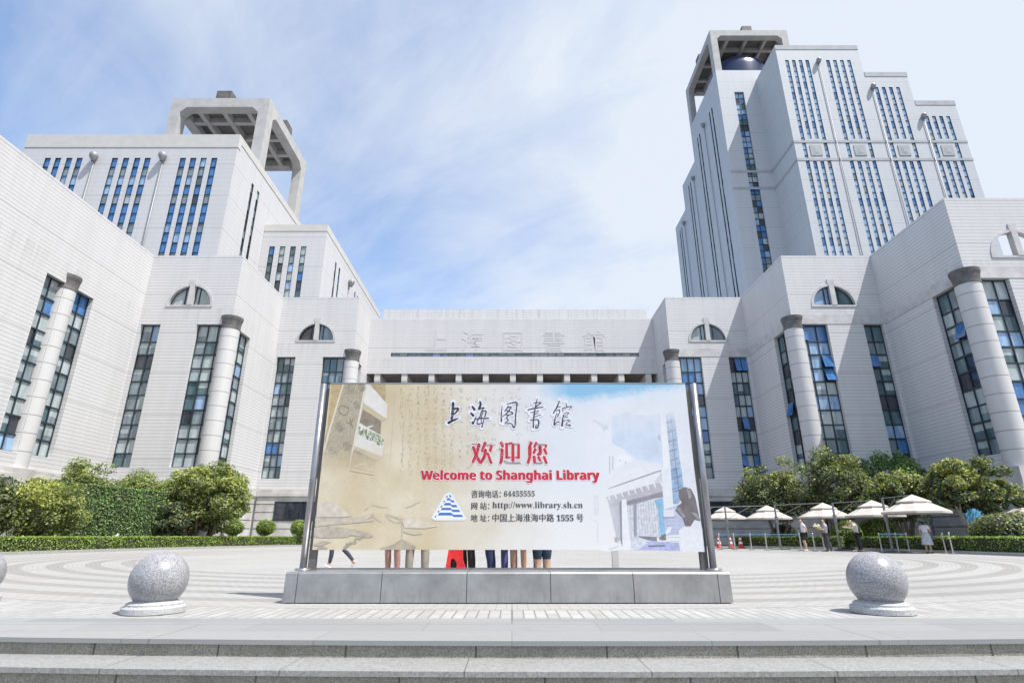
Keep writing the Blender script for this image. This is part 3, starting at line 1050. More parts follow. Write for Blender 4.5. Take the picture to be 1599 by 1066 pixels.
def left_tower():
    root = empty('library_tower', (-44, 62, 0), 'shorter white tower at the left with an open square concrete crown on its roof', 'building', )
    Xr, Xl, Yf, Yb, zt = -32.1, -57.0, 54.6, 75.0, 45.5
    wts = (1, 1, 5, 1, 1, 2)
    pat = [2, 2, 4, 2, 5, 4]
    wall = MB()
    hf = []
    for grp in ((-53.9, -52.7, -51.4, -50.2), (-46.1, -44.8, -43.5, -42.3), (-38.2, -37.0, -35.8, -34.55)):
        strips(root, hf, 'x', Yf, 1, (grp[0], grp[3]), .70, 19.0, 42.3, wts, pat)
        strips(root, hf, 'x', Yf, 1, grp[1:3], .70, 26.3, 42.3, wts, pat)
    facade(wall, 'x', Yf, 1, Xl, Xr, 15, zt, hf, depth=.3)
    hs = []
    strips(root, hs, 'y', Xr, 1, (59.3, 60.9, 70.4, 71.9), .62, 19.0, 42.0, (3, 1, 1, 3, 3, 0), None)
    facade(wall, 'y', Xr, 1, Yf, Yb, 15, zt, hs, depth=.3)
    facade(wall, 'y', Xl, -1, Yf, Yb, 15, zt, [])
    facade(wall, 'x', Yb, -1, Xl, Xr, 15, zt, [])
    wall.quad((Xl, Yf, zt - .02), (Xr, Yf, zt - .02), (Xr, Yb, zt - .02), (Xl, Yb, zt - .02), 1)
    wall.build('wall', [M['tower'], M['roof']], root)
    cp = MB()
    cp.box(Xl - .06, Xr + .06, Yf - .06, Yf + .6, zt - 1.75, zt + .05)
    cp.box(Xr - .5, Xr + .06, Yf + .602, Yb, zt - .9, zt + .05)
    cp.build('coping', M['coping'], root)
    for u in (-48.3, -40.35):
        drainpipe(root, 'x', Yf, 1, u, 19.0, 42.3)
    crown(root, -45.1, -32.12, 59.9, 73.7, zt, 55.8, False)

    root2 = empty('library_annex', (-28, 78, 0), 'lower pale block joined to the right side of the shorter tower', 'building')
    Xr2, Yf2, Yb2, z2 = -23.97, 64.0, 94.5, 39.0
    wall = MB()
    hf = []
    strips(root2, hf, 'x', Yf2, 1, (-30.75, -29.4, -28.05, -26.7), .70, 19.0, 35.9, (4, 3, 2, 2, 4, 1), None)
    facade(wall, 'x', Yf2, 1, Xr + .02, Xr2, 15, z2, hf, depth=.3)
    hs = []
    strips(root2, hs, 'y', Xr2, 1, (68.7, 70.4, 78.5, 80.0), .62, 19.0, 36.0, (3, 1, 1, 3, 3, 0), None)
    facade(wall, 'y', Xr2, 1, Yf2, Yb2, 15, z2, hs, depth=.3)
    facade(wall, 'x', Yb2, -1, Xr, Xr2, 15, z2)
    facade(wall, 'y', Xr, -1, 75.02, Yb2, 15, z2)
    wall.quad((Xr + .02, Yf2, z2 - .02), (Xr2, Yf2, z2 - .02), (Xr2, Yb2, z2 - .02), (Xr + .02, Yb2, z2 - .02), 1)
    wall.build('wall', [M['tower'], M['roof']], root2)
    cp = MB()
    cp.box(Xr + .02, Xr2 + .05, Yf2 - .05, Yf2 + .5, z2 - .9, z2 + .04)
    cp.box(Xr2 - .5, Xr2 + .05, Yf2 + .502, Yb2, z2 - .9, z2 + .04)
    cp.build('coping', M['coping'], root2)
    drainpipe(root2, 'y', Xr2, 1, 75.0, 19, 36.0)


left_tower()


def right_tower():
    root = empty('library_tower', (60, 95, 0), 'tall white stepped tower at the right with a domed open crown and blue window strips', 'building')
    XL, YA = 41.5, 90.0
    YB = 81.45
    BX = (49.4, 64.8, 72.6, 79.8)
    BZ = (87.9, 81.5, 75.0)
    wts = (0.3, 1.5, 1.5, 0.2, 1, 8)
    pat = [5, 5, 2, 5, 5, 5]
    wall, hf = MB(), []
    groups = [((51.1, 52.35, 53.6, 54.85), 84.4), ((58.7, 60.0, 61.3, 62.6), 84.4), ((66.4, 67.7, 69.0, 70.3), 78.1), ((74.0, 75.27, 76.53, 77.8), 71.6)]
    for g_, zt in groups:
        strips(root, hf, 'x', YB, 1, (g_[0], g_[3]), .66, 21.0, zt, wts, pat)
        strips(root, hf, 'x', YB, 1, g_[1:3], .66, 66.7, zt, wts, pat)
        strips(root, hf, 'x', YB, 1, g_[1:3], .66, 21.0, 62.0, wts, pat)
    for i in range(3):
        hh = [h for h in hf if BX[i] <= h[0] < BX[i + 1]]
        facade(wall, 'x', YB, 1, BX[i], BX[i + 1], 15, BZ[i], hh, depth=.3)
        wall.quad((BX[i], YB, BZ[i] - .02), (BX[i + 1], YB, BZ[i] - .02), (BX[i + 1], 108, BZ[i] - .02), (BX[i], 108, BZ[i] - .02), 1)
        facade(wall, 'y', BX[i + 1], 1, YB, 108, BZ[i + 1] - .3 if i < 2 else 15, BZ[i])
    facade(wall, 'y', BX[0], -1, YB, YA, 15, BZ[0])
    # recessed front under the crown, with its tall blue window
    ha = [(44.6, 46.5, 27.0, 85.0)]
    facade(wall, 'x', YA, 1, XL, BX[0], 15, 90.5, ha, depth=.5)
    facade(wall, 'x', YA, 1, BX[0], 57.7, BZ[0] - .5, 90.5)
    window(root, 'x', YA, 1, 44.6, 46.5, 27.0, 85.0, 2, 44, (1, 1, 5, 2, 1, 4), recess=.4, bar=.10, name='stair_window')
    # long shaded side
    steps_ = ((YA, 107.1, 90.5), (107.1, 116.6, 81.3), (116.6, 125.1, 74.6))
    for a, b, z in steps_:
        hs = []
        for yc, zt in ((95.0, 84.9), (103.0, 84.9), (111.9, 78.5), (121.3, 72.1)):
            if a < yc < b:
                strips(root, hs, 'y', XL, -1, (yc - .7, yc + .7), .62, 19.0, zt, (2, 1, 2, 4, 3, 1), None)
        facade(wall, 'y', XL, -1, a, b, 15, z, hs, depth=.3)
        wall.quad((XL, a, z - .02), (BX[0] + 9, a, z - .02), (BX[0] + 9, b, z - .02), (XL, b, z - .02), 1)
        facade(wall, 'x', b, -1, XL, 60, z - 16 if b < 120 else 15, z)
    facade(wall, 'y', 60, 1, 107.1, 125.1, 15, 74.6)
    wall.build('wall', [M['tower_haze'], M['roof']], root)
    bd = MB()
    for z in (66.1, 62.4):
        bd.box(BX[0] - .04, BX[3] + .04, YB - .06, YB - .004, z - .25, z + .25)
        bd.box(BX[0] - .06, BX[0] - .004, YB, YA - .08, z - .25, z + .25)
        bd.box(XL - .04, BX[0] - .07, YA - .06, YA - .004, z - .25, z + .25)
    for z in (86.9,):
        bd.box(BX[0] - .05, BX[1] + .05, YB - .06, YB - .004, z, z + 1.0)
    bd.box(BX[1] + .06, BX[2] + .05, YB - .06, YB - .004, BZ[1] - 1, BZ[1])
    bd.box(BX[2] + .06, BX[3] + .05, YB - .06, YB - .004, BZ[2] - 1, BZ[2])
    bd.build('stone_band', M['grey_band'], root)
    for g_, zt in groups:
        xm = (g_[1] + g_[2]) / 2
        mb = MB()
        mb.box(xm - 1.0, xm + 1.0, YB - .10, YB - .005, 63.2, 65.3)
        mb.box(xm - .5, xm + .5, YB - .12, YB - .101, 63.6, 64.9)
        mb.box(xm - .22, xm + .22, YB - .14, YB - .121, 63.8, 64.7)
        mb.build('ornament', M['grey_band'], root)
    for u, z in ((56.8, 84.0), (65.0 + .6, 78.0), (73.2, 71.4)):
        drainpipe(root, 'x', YB, 1, u, 21.0, z)
    for u, z in ((99.0, 84.5), (108.5, 77.8), (117.8, 71.8)):
        drainpipe(root, 'y', XL, -1, u, 21.0, z)
    crown(root, XL, 57.7, YA, 107.1, 90.5, 101.2, True)


right_tower()

# ------------------------------------------------------------------ welcome sign
YS = 8.25            # panel face
paint_i = [0]


def sign():
    root = empty('welcome_sign', (-0.055, 8.3, 0), 'large printed welcome board between steel posts on a long steel plinth', 'sign')
    # plinth: two end blocks and five front bays with dark joints between them
    xl, xr = -2.90, 2.79
    cuts = [xl, xl + .165, -1.66, -.575, .49, 1.545, xr - .165, xr]
    yf, yft, yb, h = 7.74, 7.755, 8.85, 0.366
    mb = MB()
    mb.box(xl + .03, xr - .03, yf + .1, yb - .01, 0.0, h - .02)
    mb.build('plinth_core', M['frame'], root)
    for i in range(len(cuts) - 1):
        a, b = cuts[i] + .004, cuts[i + 1] - .004
        mb = MB()
        bl = a + (.004 if i == 0 else 0)
        br = b - (.004 if i == len(cuts) - 2 else 0)
        e = .018
        vs = [(a, yf, .012), (b, yf, .012), (br, yft, h - e), (bl, yft, h - e), (br, yft + e, h), (bl, yft + e, h), (br, yb, h), (bl, yb, h), (a, yb, .012), (b, yb, .012)]
        mb.add(vs, [(0, 1, 2, 3), (3, 2, 4, 5), (5, 4, 6, 7), (9, 8, 7, 6), (0, 3, 5, 7, 8), (1, 9, 6, 4, 2)])
        mb.build('plinth_panel', M['steel'], root)
    # posts: round tube outside, flat dark plate inside
    for s, x in ((-1, -2.86), (1, 2.755)):
        mb = MB()
        mb.tube((x, 8.27, h), (x, 8.27, 2.985), .047, n=18)
        mb.tube((x, 8.27, h), (x, 8.27, h + .02), .11, n=18)
        o = mb.build('post', M['post_steel'], root, smooth=True)
        mb = MB()
        mb.box(x - s * .055, x - s * .14, 8.285, 8.40, h + .001, 2.93)
        mb.box(x - s * .14, x - s * .155, 8.2855, 8.36, h + .002, 2.9)
        mb.build('post_plate', M['capital'], o)
    # panel
    x0, x1, z0, z1 = -2.755, 2.625, .625, 2.985
    mb = MB()
    mb.box(x0, x1, YS, YS + .05, z0, z1)
    panel = mb.build('panel', panel_mat(x0, x1, z0, z1), root)
    mb = MB()
    mb.box(x0, x1, YS - .004, YS + .052, z1 + .001, z1 + .014)
    mb.build('edge_trim', M['post_steel'], panel)
    picture(panel)
    lettering(panel)


def print_ground(g, P, s):
    """printed ground: parchment on the left turning to pale sky on the right"""
    n1 = g.noise(P, 1.3, 5.0, 0.6)
    n2 = g.noise(P, 6.0, 6.0, 0.65)
    n3 = g.noise(P, 26.0, 4.0, 0.6)
    par = g.mix(g.ramp(n1, 0.35, 0.68), (0.66, 0.54, 0.34), (0.81, 0.73, 0.56))
    par = g.mix(g.math('MULTIPLY', g.ramp(n2, 0.4, 0.75), 0.45), par, (0.64, 0.55, 0.40))
    par = g.mix(g.math('MULTIPLY', g.ramp(n3, 0.55, 0.8), 0.25), par, (0.45, 0.38, 0.26))
    sky = g.mix(g.ramp(n1, 0.3, 0.7), (0.76, 0.79, 0.86), (0.84, 0.86, 0.90))
    zt = g.ramp(s[2], 0.9, 1.9)
    sky = g.mix(zt, (0.84, 0.84, 0.84), sky)
    f = g.ramp(g.math('ADD', s[0], g.math('MULTIPLY', g.math('SUBTRACT', n1, 0.5), 1.0)), -1.25, 0.55)
    c = g.mix(f, par, sky)
    # strip of blue sky with a soft cloud edge at its foot
    edge = g.math('ADD', 2.675, g.math('MULTIPLY', g.math('ABSOLUTE', g.math('SUBTRACT', s[0], 1.0)), 0.155))
    rag = g.math('ADD', g.math('MULTIPLY', g.math('SUBTRACT', n2, 0.5), 0.24), g.math('MULTIPLY', g.math('SUBTRACT', n3, 0.5), 0.07))
    above = g.math('SUBTRACT', s[2], g.math('ADD', edge, rag))
    xl = g.ramp(s[0], 0.35, 0.85)
    c = g.mix(g.math('MULTIPLY', g.ramp(above, -0.14, 0.0), g.math('MULTIPLY', xl, 0.6)), c, (0.70, 0.82, 0.92))
    c = g.mix(g.math('MULTIPLY', g.ramp(above, -0.02, 0.13), g.math('MULTIPLY', xl, 0.9)), c, (0.25, 0.54, 0.80))
    return c, n1, n2, n3


def panel_mat(x0, x1, z0, z1):
    m, nt, p = new_mat('printed_panel')
    g = G(nt)
    P, s, nn = g.pos()
    c, n1, n2, n3 = print_ground(g, P, s)
    g.set(p.inputs['Base Color'], g.mix(1.0, c, (0.79, 0.79, 0.79), 'MULTIPLY'))
    p.inputs['Roughness'].default_value = 0.42
    p.inputs['Specular IOR Level'].default_value = 0.35
    return m


INK = {}


def ink(col, rough=0.5, var=0.06, scale=14.0, fade=None):
    """one printing colour; pictures melt into the printed ground as the print's own vignettes do"""
    key = (tuple(col), var, scale, fade)
    if key in INK:
        return INK[key]
    m, nt, p = new_mat('print_ink')
    g = G(nt)
    P, s, nn = g.pos()
    f = g.ramp(g.noise(P, scale, 4.0), 0.3, 0.7)
    c = g.mix(f, tuple(x * (1 - var) for x in col), tuple(min(1, x * (1 + var)) for x in col))
    if fade:
        bg, n1, n2, n3 = print_ground(g, P, s)
        nz = g.math('MULTIPLY', g.math('SUBTRACT', n2, 0.5), 0.5)
        if fade == 'hall':
            a = g.ramp(g.math('ADD', g.math('MULTIPLY', s[2], -1.0), nz), -2.12, -1.66)
            b = g.ramp(g.math('ADD', s[0], g.math('MULTIPLY', nz, 0.3)), -2.02, -1.80)
            k = g.math('MAXIMUM', a, g.math('MULTIPLY', b, 0.45))
            k = g.math('MAXIMUM', k, 0.12)
        elif fade == 'ink':
            k = g.ramp(g.math('ADD', g.math('MULTIPLY', n2, 1.4), g.math('MULTIPLY', s[0], 0.25)), -0.05, 1.15)
        else:
            a = g.ramp(g.math('ADD', g.math('MULTIPLY', s[0], -1.0), g.math('MULTIPLY', nz, 0.5)), -1.62, -0.95)
            b = g.math('MULTIPLY', g.ramp(g.math('ADD', s[2], nz), 2.15, 2.62), 0.9)
            k = g.math('MAXIMUM', g.math('MULTIPLY', a, 0.9), b)
            k = g.math('MAXIMUM', k, 0.08)
        c = g.mix(k, c, bg)
    g.set(p.inputs['Base Color'], g.mix(1.0, c, (0.79, 0.79, 0.79), 'MULTIPLY'))
    p.inputs['Roughness'].default_value = rough
    p.inputs['Specular IOR Level'].default_value = 0.3
    INK[key] = m
    return m


def Z(k, x0, y0):
    return lambda x, y: on_plane(x0 + x / k, y0 + y / k, YS)


class Print:
    """flat printed shapes, each a hair above the previous one"""

    def __init__(self, base):
        self.y = YS - base
        self.items = {}
        self.fade = None

    def poly(self, conv, pts, col, **kw):
        m = ink(col, fade=self.fade, **kw)
        mb = self.items.setdefault(m.name, (MB(), m))[0]
        self.y -= 0.000003
        mb.add([(x, self.y, z) for x, z in (conv(*p) for p in pts)], [tuple(range(len(pts)))])

    def stroke(self, conv, pts, col, grow=0.0, **kw):
        """ribbon of changing width; pts = (x, y, width)"""
        m = ink(col, fade=self.fade, **kw)
        mb = self.items.setdefault(m.name, (MB(), m))[0]
        n = len(pts)
        P2 = [Vector((p[0], p[1])) for p in pts]
        # a little smoothing: subdivide by Catmull-Rom
        if n > 2:
            q, w = [], []
            for i in range(n - 1):
                a, b, c, d = P2[max(0, i - 1)], P2[i], P2[i + 1], P2[min(n - 1, i + 2)]
                for k in range(4):
                    t = k / 4
                    q.append(0.5 * ((2 * b) + (c - a) * t + (2 * a - 5 * b + 4 * c - d) * t * t + (3 * b - a - 3 * c + d) * t ** 3))
                    w.append(pts[i][2] * (1 - t) + pts[i + 1][2] * t)
            q.append(P2[-1]); w.append(pts[-1][2])
        else:
            q, w = P2, [p[2] for p in pts]
        if grow:
            d0, d1 = (q[0] - q[1]).normalized(), (q[-1] - q[-2]).normalized()
            q = [q[0] + d0 * grow * .5] + q[1:-1] + [q[-1] + d1 * grow * .5]
        for i in range(len(q) - 1):
            self.y -= 0.0000012
            d = q[i + 1] - q[i]
            if d.length < 1e-6:
                continue
            d.normalize()
            nn = Vector((-d.y, d.x))
            wa, wb = (w[i] + grow) / 2, (w[i + 1] + grow) / 2
            e = min(wa, wb) * .35
            c = [q[i] + nn * wa - d * e, q[i + 1] + nn * wb + d * e, q[i + 1] + d * (e + wb * .5), q[i + 1] - nn * wb + d * e, q[i] - nn * wa - d * e, q[i] - d * (e + wa * .5)]
            mb.add([(x, self.y, z) for x, z in (conv(*p) for p in c)], [tuple(range(6))])

    def build(self, name, parent):
        """one printed layer: one mesh with several inks"""
        all_, mats = MB(), []
        for mb, m in self.items.values():
            mats.append(m)
            b = len(all_.v)
            all_.v.extend(mb.v)
            for f in mb.f:
                all_.f.append([b + i for i in f]); all_.m.append(len(mats) - 1)
        return all_.build(name, mats, parent)


def picture(panel):
    rg = random.Random(21)
    pr = Print(0.0002)
    pr.fade = 'hall'
    a = Z(7.107, 490, 595)
    # old hall with a carved pillar and a planted balcony
    pr.poly(a, [(195, 30), (330, 30), (250, 300), (120, 690), (95, 900), (80, 1066), (75, 1066), (150, 500)], (0.56, 0.42, 0.22), var=.15)
    pr.poly(a, [(330, 32), (590, 32), (470, 600), (392, 1066), (85, 1066), (118, 760)], (0.46, 0.41, 0.31), var=.3, scale=45)
    pr.poly(a, [(318, 32), (335, 32), (180, 560), (115, 790), (108, 760), (160, 560)], (0.80, 0.74, 0.60))
    pr.poly(a, [(570, 32), (590, 32), (475, 600), (385, 1066), (368, 1066), (455, 600)], (0.82, 0.77, 0.66))
    for (x, y, r) in ((212, 775, 52), (475, 262, 40), (400, 90, 48), (530, 70, 40), (290, 505, 48), (370, 720, 44)):
        for rr in (r, r * .62, r * .3):
            pts = [(x + rr * math.cos(t) * rg.uniform(.93, 1.05), y + rr * math.sin(t) * rg.uniform(.93, 1.05), 8) for t in [i * 2 * math.pi / 9 for i in range(10)]]
            pr.stroke(a, pts, (0.24, 0.21, 0.16))
            pr.stroke(a, [(px - 6, py - 6, 4) for px, py, _ in pts], (0.66, 0.61, 0.48))
    pr.stroke(a, [(300, 265, 8), (385, 300, 8), (355, 375, 8), (280, 340, 8), (300, 265, 8)], (0.24, 0.21, 0.16))
    pr.stroke(a, [(360, 450, 8), (410, 470, 10), (440, 400, 8)], (0.24, 0.21, 0.16))
    pr.stroke(a, [(400, 410, 8), (415, 470, 10), (430, 510, 8)], (0.24, 0.21, 0.16))
    for _ in range(260):
        t = rg.random()
        y = 40 + t * 900
        xl_, xr_ = 335 - (y - 32) * .29, 585 - (y - 32) * .19
        x = rg.uniform(xl_ + 10, xr_ - 25)
        pr.poly(a, [(x, y), (x + rg.uniform(3, 10), y + rg.uniform(-4, 4)), (x + rg.uniform(2, 8), y + rg.uniform(4, 10))], rg.choice(((0.36, 0.32, 0.24), (0.58, 0.53, 0.42))))
    pr.poly(a, [(600, 32), (800, 32), (795, 215), (700, 140)], (0.50, 0.39, 0.22), var=.2)
    pr.poly(a, [(590, 32), (625, 40), (820, 260), (808, 418), (550, 238)], (0.84, 0.83, 0.80))
    pr.poly(a, [(550, 238), (808, 418), (750, 442), (545, 312)], (0.62, 0.52, 0.37))
    pr.poly(a, [(545, 312), (750, 442), (738, 590), (508, 455)], (0.27, 0.22, 0.18), var=.25)
    pr.poly(a, [(585, 510), (655, 488), (660, 497), (592, 524)], (0.92, 0.92, 0.90))
    pr.poly(a, [(508, 460), (745, 600), (775, 700), (760, 835), (690, 880), (450, 715), (470, 640)], (0.80, 0.79, 0.75))
    pr.poly(a, [(452, 718), (745, 832), (688, 880), (446, 758)], (0.60, 0.50, 0.36))
    for _ in range(170):
        t = rg.random()
        x, y = 495 + t * 275, 500 + t * 130 + rg.uniform(-5, 95)
        r = rg.uniform(8, 17)
        pr.poly(a, [(x, y - r), (x + r * .6, y), (x, y + r), (x - r * .6, y)], rg.choice(((0.12, 0.22, 0.10), (0.20, 0.34, 0.15), (0.35, 0.45, 0.28), (0.10, 0.15, 0.09))))
    for i in range(5):
        x = 500 + i * 62
        pr.stroke(a, [(x, 480 + i * 35, 5), (x - 12, 640 + i * 35, 5)], (0.85, 0.86, 0.84))
    pr.poly(a, [(440, 762), (690, 882), (672, 1010), (405, 960)], (0.40, 0.33, 0.26), var=.2)
    pr.poly(a, [(470, 930), (590, 906), (596, 914), (474, 938)], (0.90, 0.88, 0.82))
    pr.poly(a, [(405, 962), (672, 1012), (665, 1040), (400, 990)], (0.70, 0.63, 0.50))
    for x0, y0, x1, y1 in ((915, 120, 850, 900), (1000, 500, 985, 900), (1035, 180, 1010, 470)):
        pr.stroke(a, [(x0, y0, 7), (x1, y1, 5)], (0.84, 0.80, 0.70))
    pr.fade = None
    # columns of faint brush-written marks, not legible
    b = lambda x, y: on_plane(x, y, YS)
    for cx in range(628, 838, 13):
        y = 604 + rg.uniform(0, 6)
        dens = max(0.15, 1.0 - max(0, (cx - 680)) / 190)
        while y < 742 - max(0, cx - 700) * .35:
            if rg.random() < dens:
                for _ in range(rg.randint(2, 4)):
                    x, yy = cx + rg.uniform(-3, 3), y + rg.uniform(-2.6, 2.6)
                    dx, dy = rg.uniform(-2.6, 2.6), rg.uniform(-2, 2.4)
                    pr.stroke(b, [(x, yy, .8), (x + dx, yy + dy, .35)], (0.50, 0.45, 0.35) if cx < 740 else (0.62, 0.60, 0.55))
            y += rg.uniform(6, 9)
    # ink landscape at the foot
    pr.fade = 'ink'
    c = Z(6.15, 485, 740)
    g1, g2, g3 = (0.60, 0.54, 0.46), (0.50, 0.45, 0.39), (0.40, 0.36, 0.31)
    pr.poly(c, [(62, 300), (160, 260), (260, 290), (330, 350), (400, 400), (300, 412), (60, 410)], (0.70, 0.63, 0.54), var=.15)
    pr.poly(c, [(45, 425), (180, 418), (420, 425), (600, 380), (612, 395), (540, 430), (620, 447), (480, 462), (300, 478), (42, 500)], g1, var=.2)
    pr.poly(c, [(36, 515), (150, 500), (300, 512), (480, 545), (560, 570), (610, 595), (560, 608), (400, 585), (330, 606), (120, 610), (30, 600)], g2, var=.25)
    pr.poly(c, [(160, 590), (210, 575), (250, 600)], g3)
    pr.poly(c, [(20, 680), (120, 640), (200, 650), (90, 690)], g2)
    pr.poly(c, [(60, 712), (110, 688), (170, 714), (120, 724)], g3)
    for _ in range(70):
        t = rg.random()
        x, y = 330 + t * 190 + rg.uniform(-14, 14), 705 - t * 130 + rg.uniform(-22, 18)
        pr.poly(c, [(x, y - 8), (x + 9, y), (x, y + 8), (x - 9, y + 2)], rg.choice((g2, g3, (0.32, 0.28, 0.24))))
    pr.poly(c, [(880, 445), (980, 420), (1100, 450), (1220, 500), (1090, 520), (900, 515)], (0.74, 0.68, 0.60), var=.15)
    pr.poly(c, [(890, 540), (1000, 545), (1085, 570), (1000, 582), (900, 560)], g1)
    for x0, y0, x1, y1 in ((580, 290, 750, 320), (720, 380, 900, 430), (720, 400, 820, 465), (820, 465, 890, 440), (915, 320, 1060, 255), (880, 450, 880, 610), (600, 400, 690, 460), (520, 340, 560, 310)):
        pr.stroke(c, [(x0, y0, 5), ((x0 + x1) / 2, (y0 + y1) / 2 + 6, 7), (x1, y1, 4)], g1)
    for k in range(9):
        pr.stroke(c, [(720 + k * 18, 380 + k * 4, 2.5), (790 + k * 12, 400 + k * 7, 2.5)], g1)
    pr.poly(c, [(665, 722), (690, 700), (780, 680), (880, 622), (920, 640), (1015, 700), (1000, 722)], (0.42, 0.37, 0.31), var=.2)
    for k in range(13):
        x = 740 + k * 20
        pr.stroke(c, [(x + 10, 722 - 0, 3), (800 + k * 12, 668 - min(k, 6) * 6 + max(0, k - 7) * 9, 3)], (0.26, 0.23, 0.20))
    pr.build('printed_picture', panel)

    # photograph of the library on the right
    pr = Print(0.0002)
    pr.fade = 'photo'
    d = Z(7.105, 920, 590)
    e = Z(7.895, 920, 730)
    pr.poly(d, [(255, 420), (480, 360), (770, 400), (800, 960), (520, 892), (400, 800), (250, 722)], (0.64, 0.72, 0.86), var=.12, scale=3)
    pr.poly(d, [(480, 400), (560, 340), (650, 305), (730, 330), (845, 350), (840, 400), (620, 412)], (0.86, 0.89, 0.94), var=.04)
    pr.poly(d, [(0, 440), (40, 455), (215, 535), (245, 520), (250, 725), (395, 795), (400, 845), (520, 895), (280, 1020), (280, 1066), (-40, 1066), (-40, 700)], (0.84, 0.86, 0.90), var=.03)
    pr.poly(d, [(40, 455), (215, 530), (212, 555), (160, 605), (140, 545), (45, 480)], (0.60, 0.64, 0.71), var=.15)
    pr.poly(d, [(395, 800), (402, 850), (520, 895), (420, 940), (280, 1010), (280, 900)], (0.88, 0.89, 0.92))
    for x, y0, y1 in ((228, 865, 1066), (262, 875, 1020)):
        for k in range(8):
            y = y0 + (y1 - y0) * k / 8
            pr.poly(d, [(x - 5, y), (x + 6, y), (x + 4, y + (y1 - y0) / 11), (x - 6, y + (y1 - y0) / 11)], (0.33, 0.34, 0.38))
    for x, y in ((340, 915), (403, 938)):
        pr.poly(d, [(x - 8, y), (x, y - 9), (x + 8, y), (x, y + 10)], (0.42, 0.44, 0.48))
    for k in range(3):
        pr.stroke(d, [(60 + k * 22, 880 - k * 14, 3), (50 + k * 24, 1060, 3)], (0.72, 0.73, 0.77))
    # right wall and tall window of the photograph
    pr.poly(d, [(940, 330), (985, 280), (1064, 80), (1100, 420), (1170, 1066), (1020, 1066)], (0.80, 0.82, 0.87), var=.05)
    pr.poly(e, [(1135, 0), (1292, 0), (1385, 720), (1400, 780), (1100, 780), (1100, 440)], (0.76, 0.78, 0.84), var=.06)
    for k in range(26):
        y = -250 + k * 34
        pr.stroke(e, [(1128 + k * 1.5, y + 40, 2), (1262 + k * 5, y, 2)], (0.68, 0.70, 0.77))
    pr.poly(d, [(850, 405), (938, 365), (1028, 1066), (912, 1066)], (0.42, 0.52, 0.68), var=.25)
    pr.poly(e, [(1004, 0), (1136, 0), (1172, 330), (1100, 440), (1036, 450)], (0.30, 0.44, 0.66), var=.3)
    for k in range(8):
        y = 400 + k * 105
        pr.stroke(d, [(852 + k * 9, y + 100, 7), (948 + k * 9.5, y + 70, 7)], (0.12, 0.15, 0.22))
    pr.stroke(d, [(905, 390, 4), (965, 1066, 5)], (0.12, 0.15, 0.22))
    pr.stroke(e, [(1018, 125, 9), (1140, 92, 9)], (0.12, 0.15, 0.22))
    pr.stroke(e, [(1030, 295, 9), (1150, 262, 9)], (0.12, 0.15, 0.22))
    pr.stroke(e, [(1075, 0, 7), (1105, 300, 7)], (0.12, 0.15, 0.22))
    # gateway of the photograph
    pr.poly(e, [(205, 130), (235, 100), (800, -70), (890, 30), (895, 165), (210, 362)], (0.83, 0.83, 0.87), var=.04)
    pr.poly(e, [(800, 180), (895, 40), (900, 165)], (0.62, 0.64, 0.71))
    pr.stroke(e, [(243, 255, 16), (884, 34, 22)], (0.45, 0.45, 0.50))
    pr.stroke(e, [(250, 248, 5), (880, 30, 6)], (0.25, 0.25, 0.30))
    pr.poly(e, [(205, 362), (897, 165), (905, 300), (450, 412), (225, 400)], (0.50, 0.48, 0.53), var=.12)
    for k in range(9):
        x = 225 + k * 80
        y = 365 - k * 23
        pr.poly(e, [(x, y - 6), (x + 26, y - 12), (x + 44, y + 52), (x + 26, y + 40)], (0.80, 0.79, 0.82))
    pr.poly(e, [(228, 398), (400, 388), (405, 900), (340, 880)], (0.50, 0.50, 0.57), var=.12)
    pr.poly(e, [(370, 420), (402, 400), (410, 980), (385, 900)], (0.24, 0.25, 0.30))
    pr.poly(e, [(450, 410), (907, 300), (945, 830), (720, 900), (520, 1010)], (0.66, 0.67, 0.74), var=.22, scale=20)
    pr.poly(e, [(440, 415), (907, 292), (910, 362), (800, 378), (620, 430), (450, 470)], (0.27, 0.26, 0.31), var=.2)
    pr.poly(e, [(800, 400), (910, 365), (945, 830), (870, 830), (845, 520)], (0.24, 0.52, 0.76), var=.15)
    for k in range(14):
        x = 470 + k * 32
        pr.stroke(e, [(x, 455 - k * 5, 3.5), (x + 20 + k * 2, 860, 3.5)], (0.33, 0.34, 0.40))
    for k in range(4):
        pr.stroke(e, [(460, 520 + k * 105, 3), (920, 500 + k * 90, 3)], (0.45, 0.46, 0.52))
    pr.poly(e, [(545, 440), (585, 435), (585, 840), (550, 850)], (0.30, 0.31, 0.38))
    pr.poly(e, [(400, 392), (458, 385), (515, 1012), (410, 1012)], (0.84, 0.84, 0.88))
    pr.poly(e, [(545, 1015), (715, 905), (1105, 920), (1120, 1022)], (0.42, 0.45, 0.72), var=.18)
    pr.poly(e, [(560, 1012), (700, 920), (725, 922), (600, 1014)], (0.68, 0.70, 0.84))
    pr.poly(e, [(600, 838), (830, 850), (840, 905), (780, 905), (620, 860)], (0.22, 0.23, 0.30), var=.3)
    for _ in range(40):
        x, y = rg.uniform(870, 945), rg.uniform(825, 890)
        pr.poly(e, [(x, y - 14), (x + 12, y), (x, y + 12), (x - 12, y)], rg.choice(((0.10, 0.12, 0.12), (0.16, 0.19, 0.17))))
    pr.poly(e, [(730, 955), (935, 950), (938, 968), (732, 975)], (0.14, 0.15, 0.22))
    # printed column with its base
    pr.poly(d, [(770, 380), (846, 380), (905, 1066), (812, 1066)], (0.87, 0.88, 0.91), var=.03)
    pr.poly(d, [(770, 380), (784, 380), (828, 1066), (812, 1066)], (0.70, 0.73, 0.80))
    pr.poly(d, [(757, 640), (785, 630), (792, 690), (772, 690)], (0.52, 0.54, 0.60))
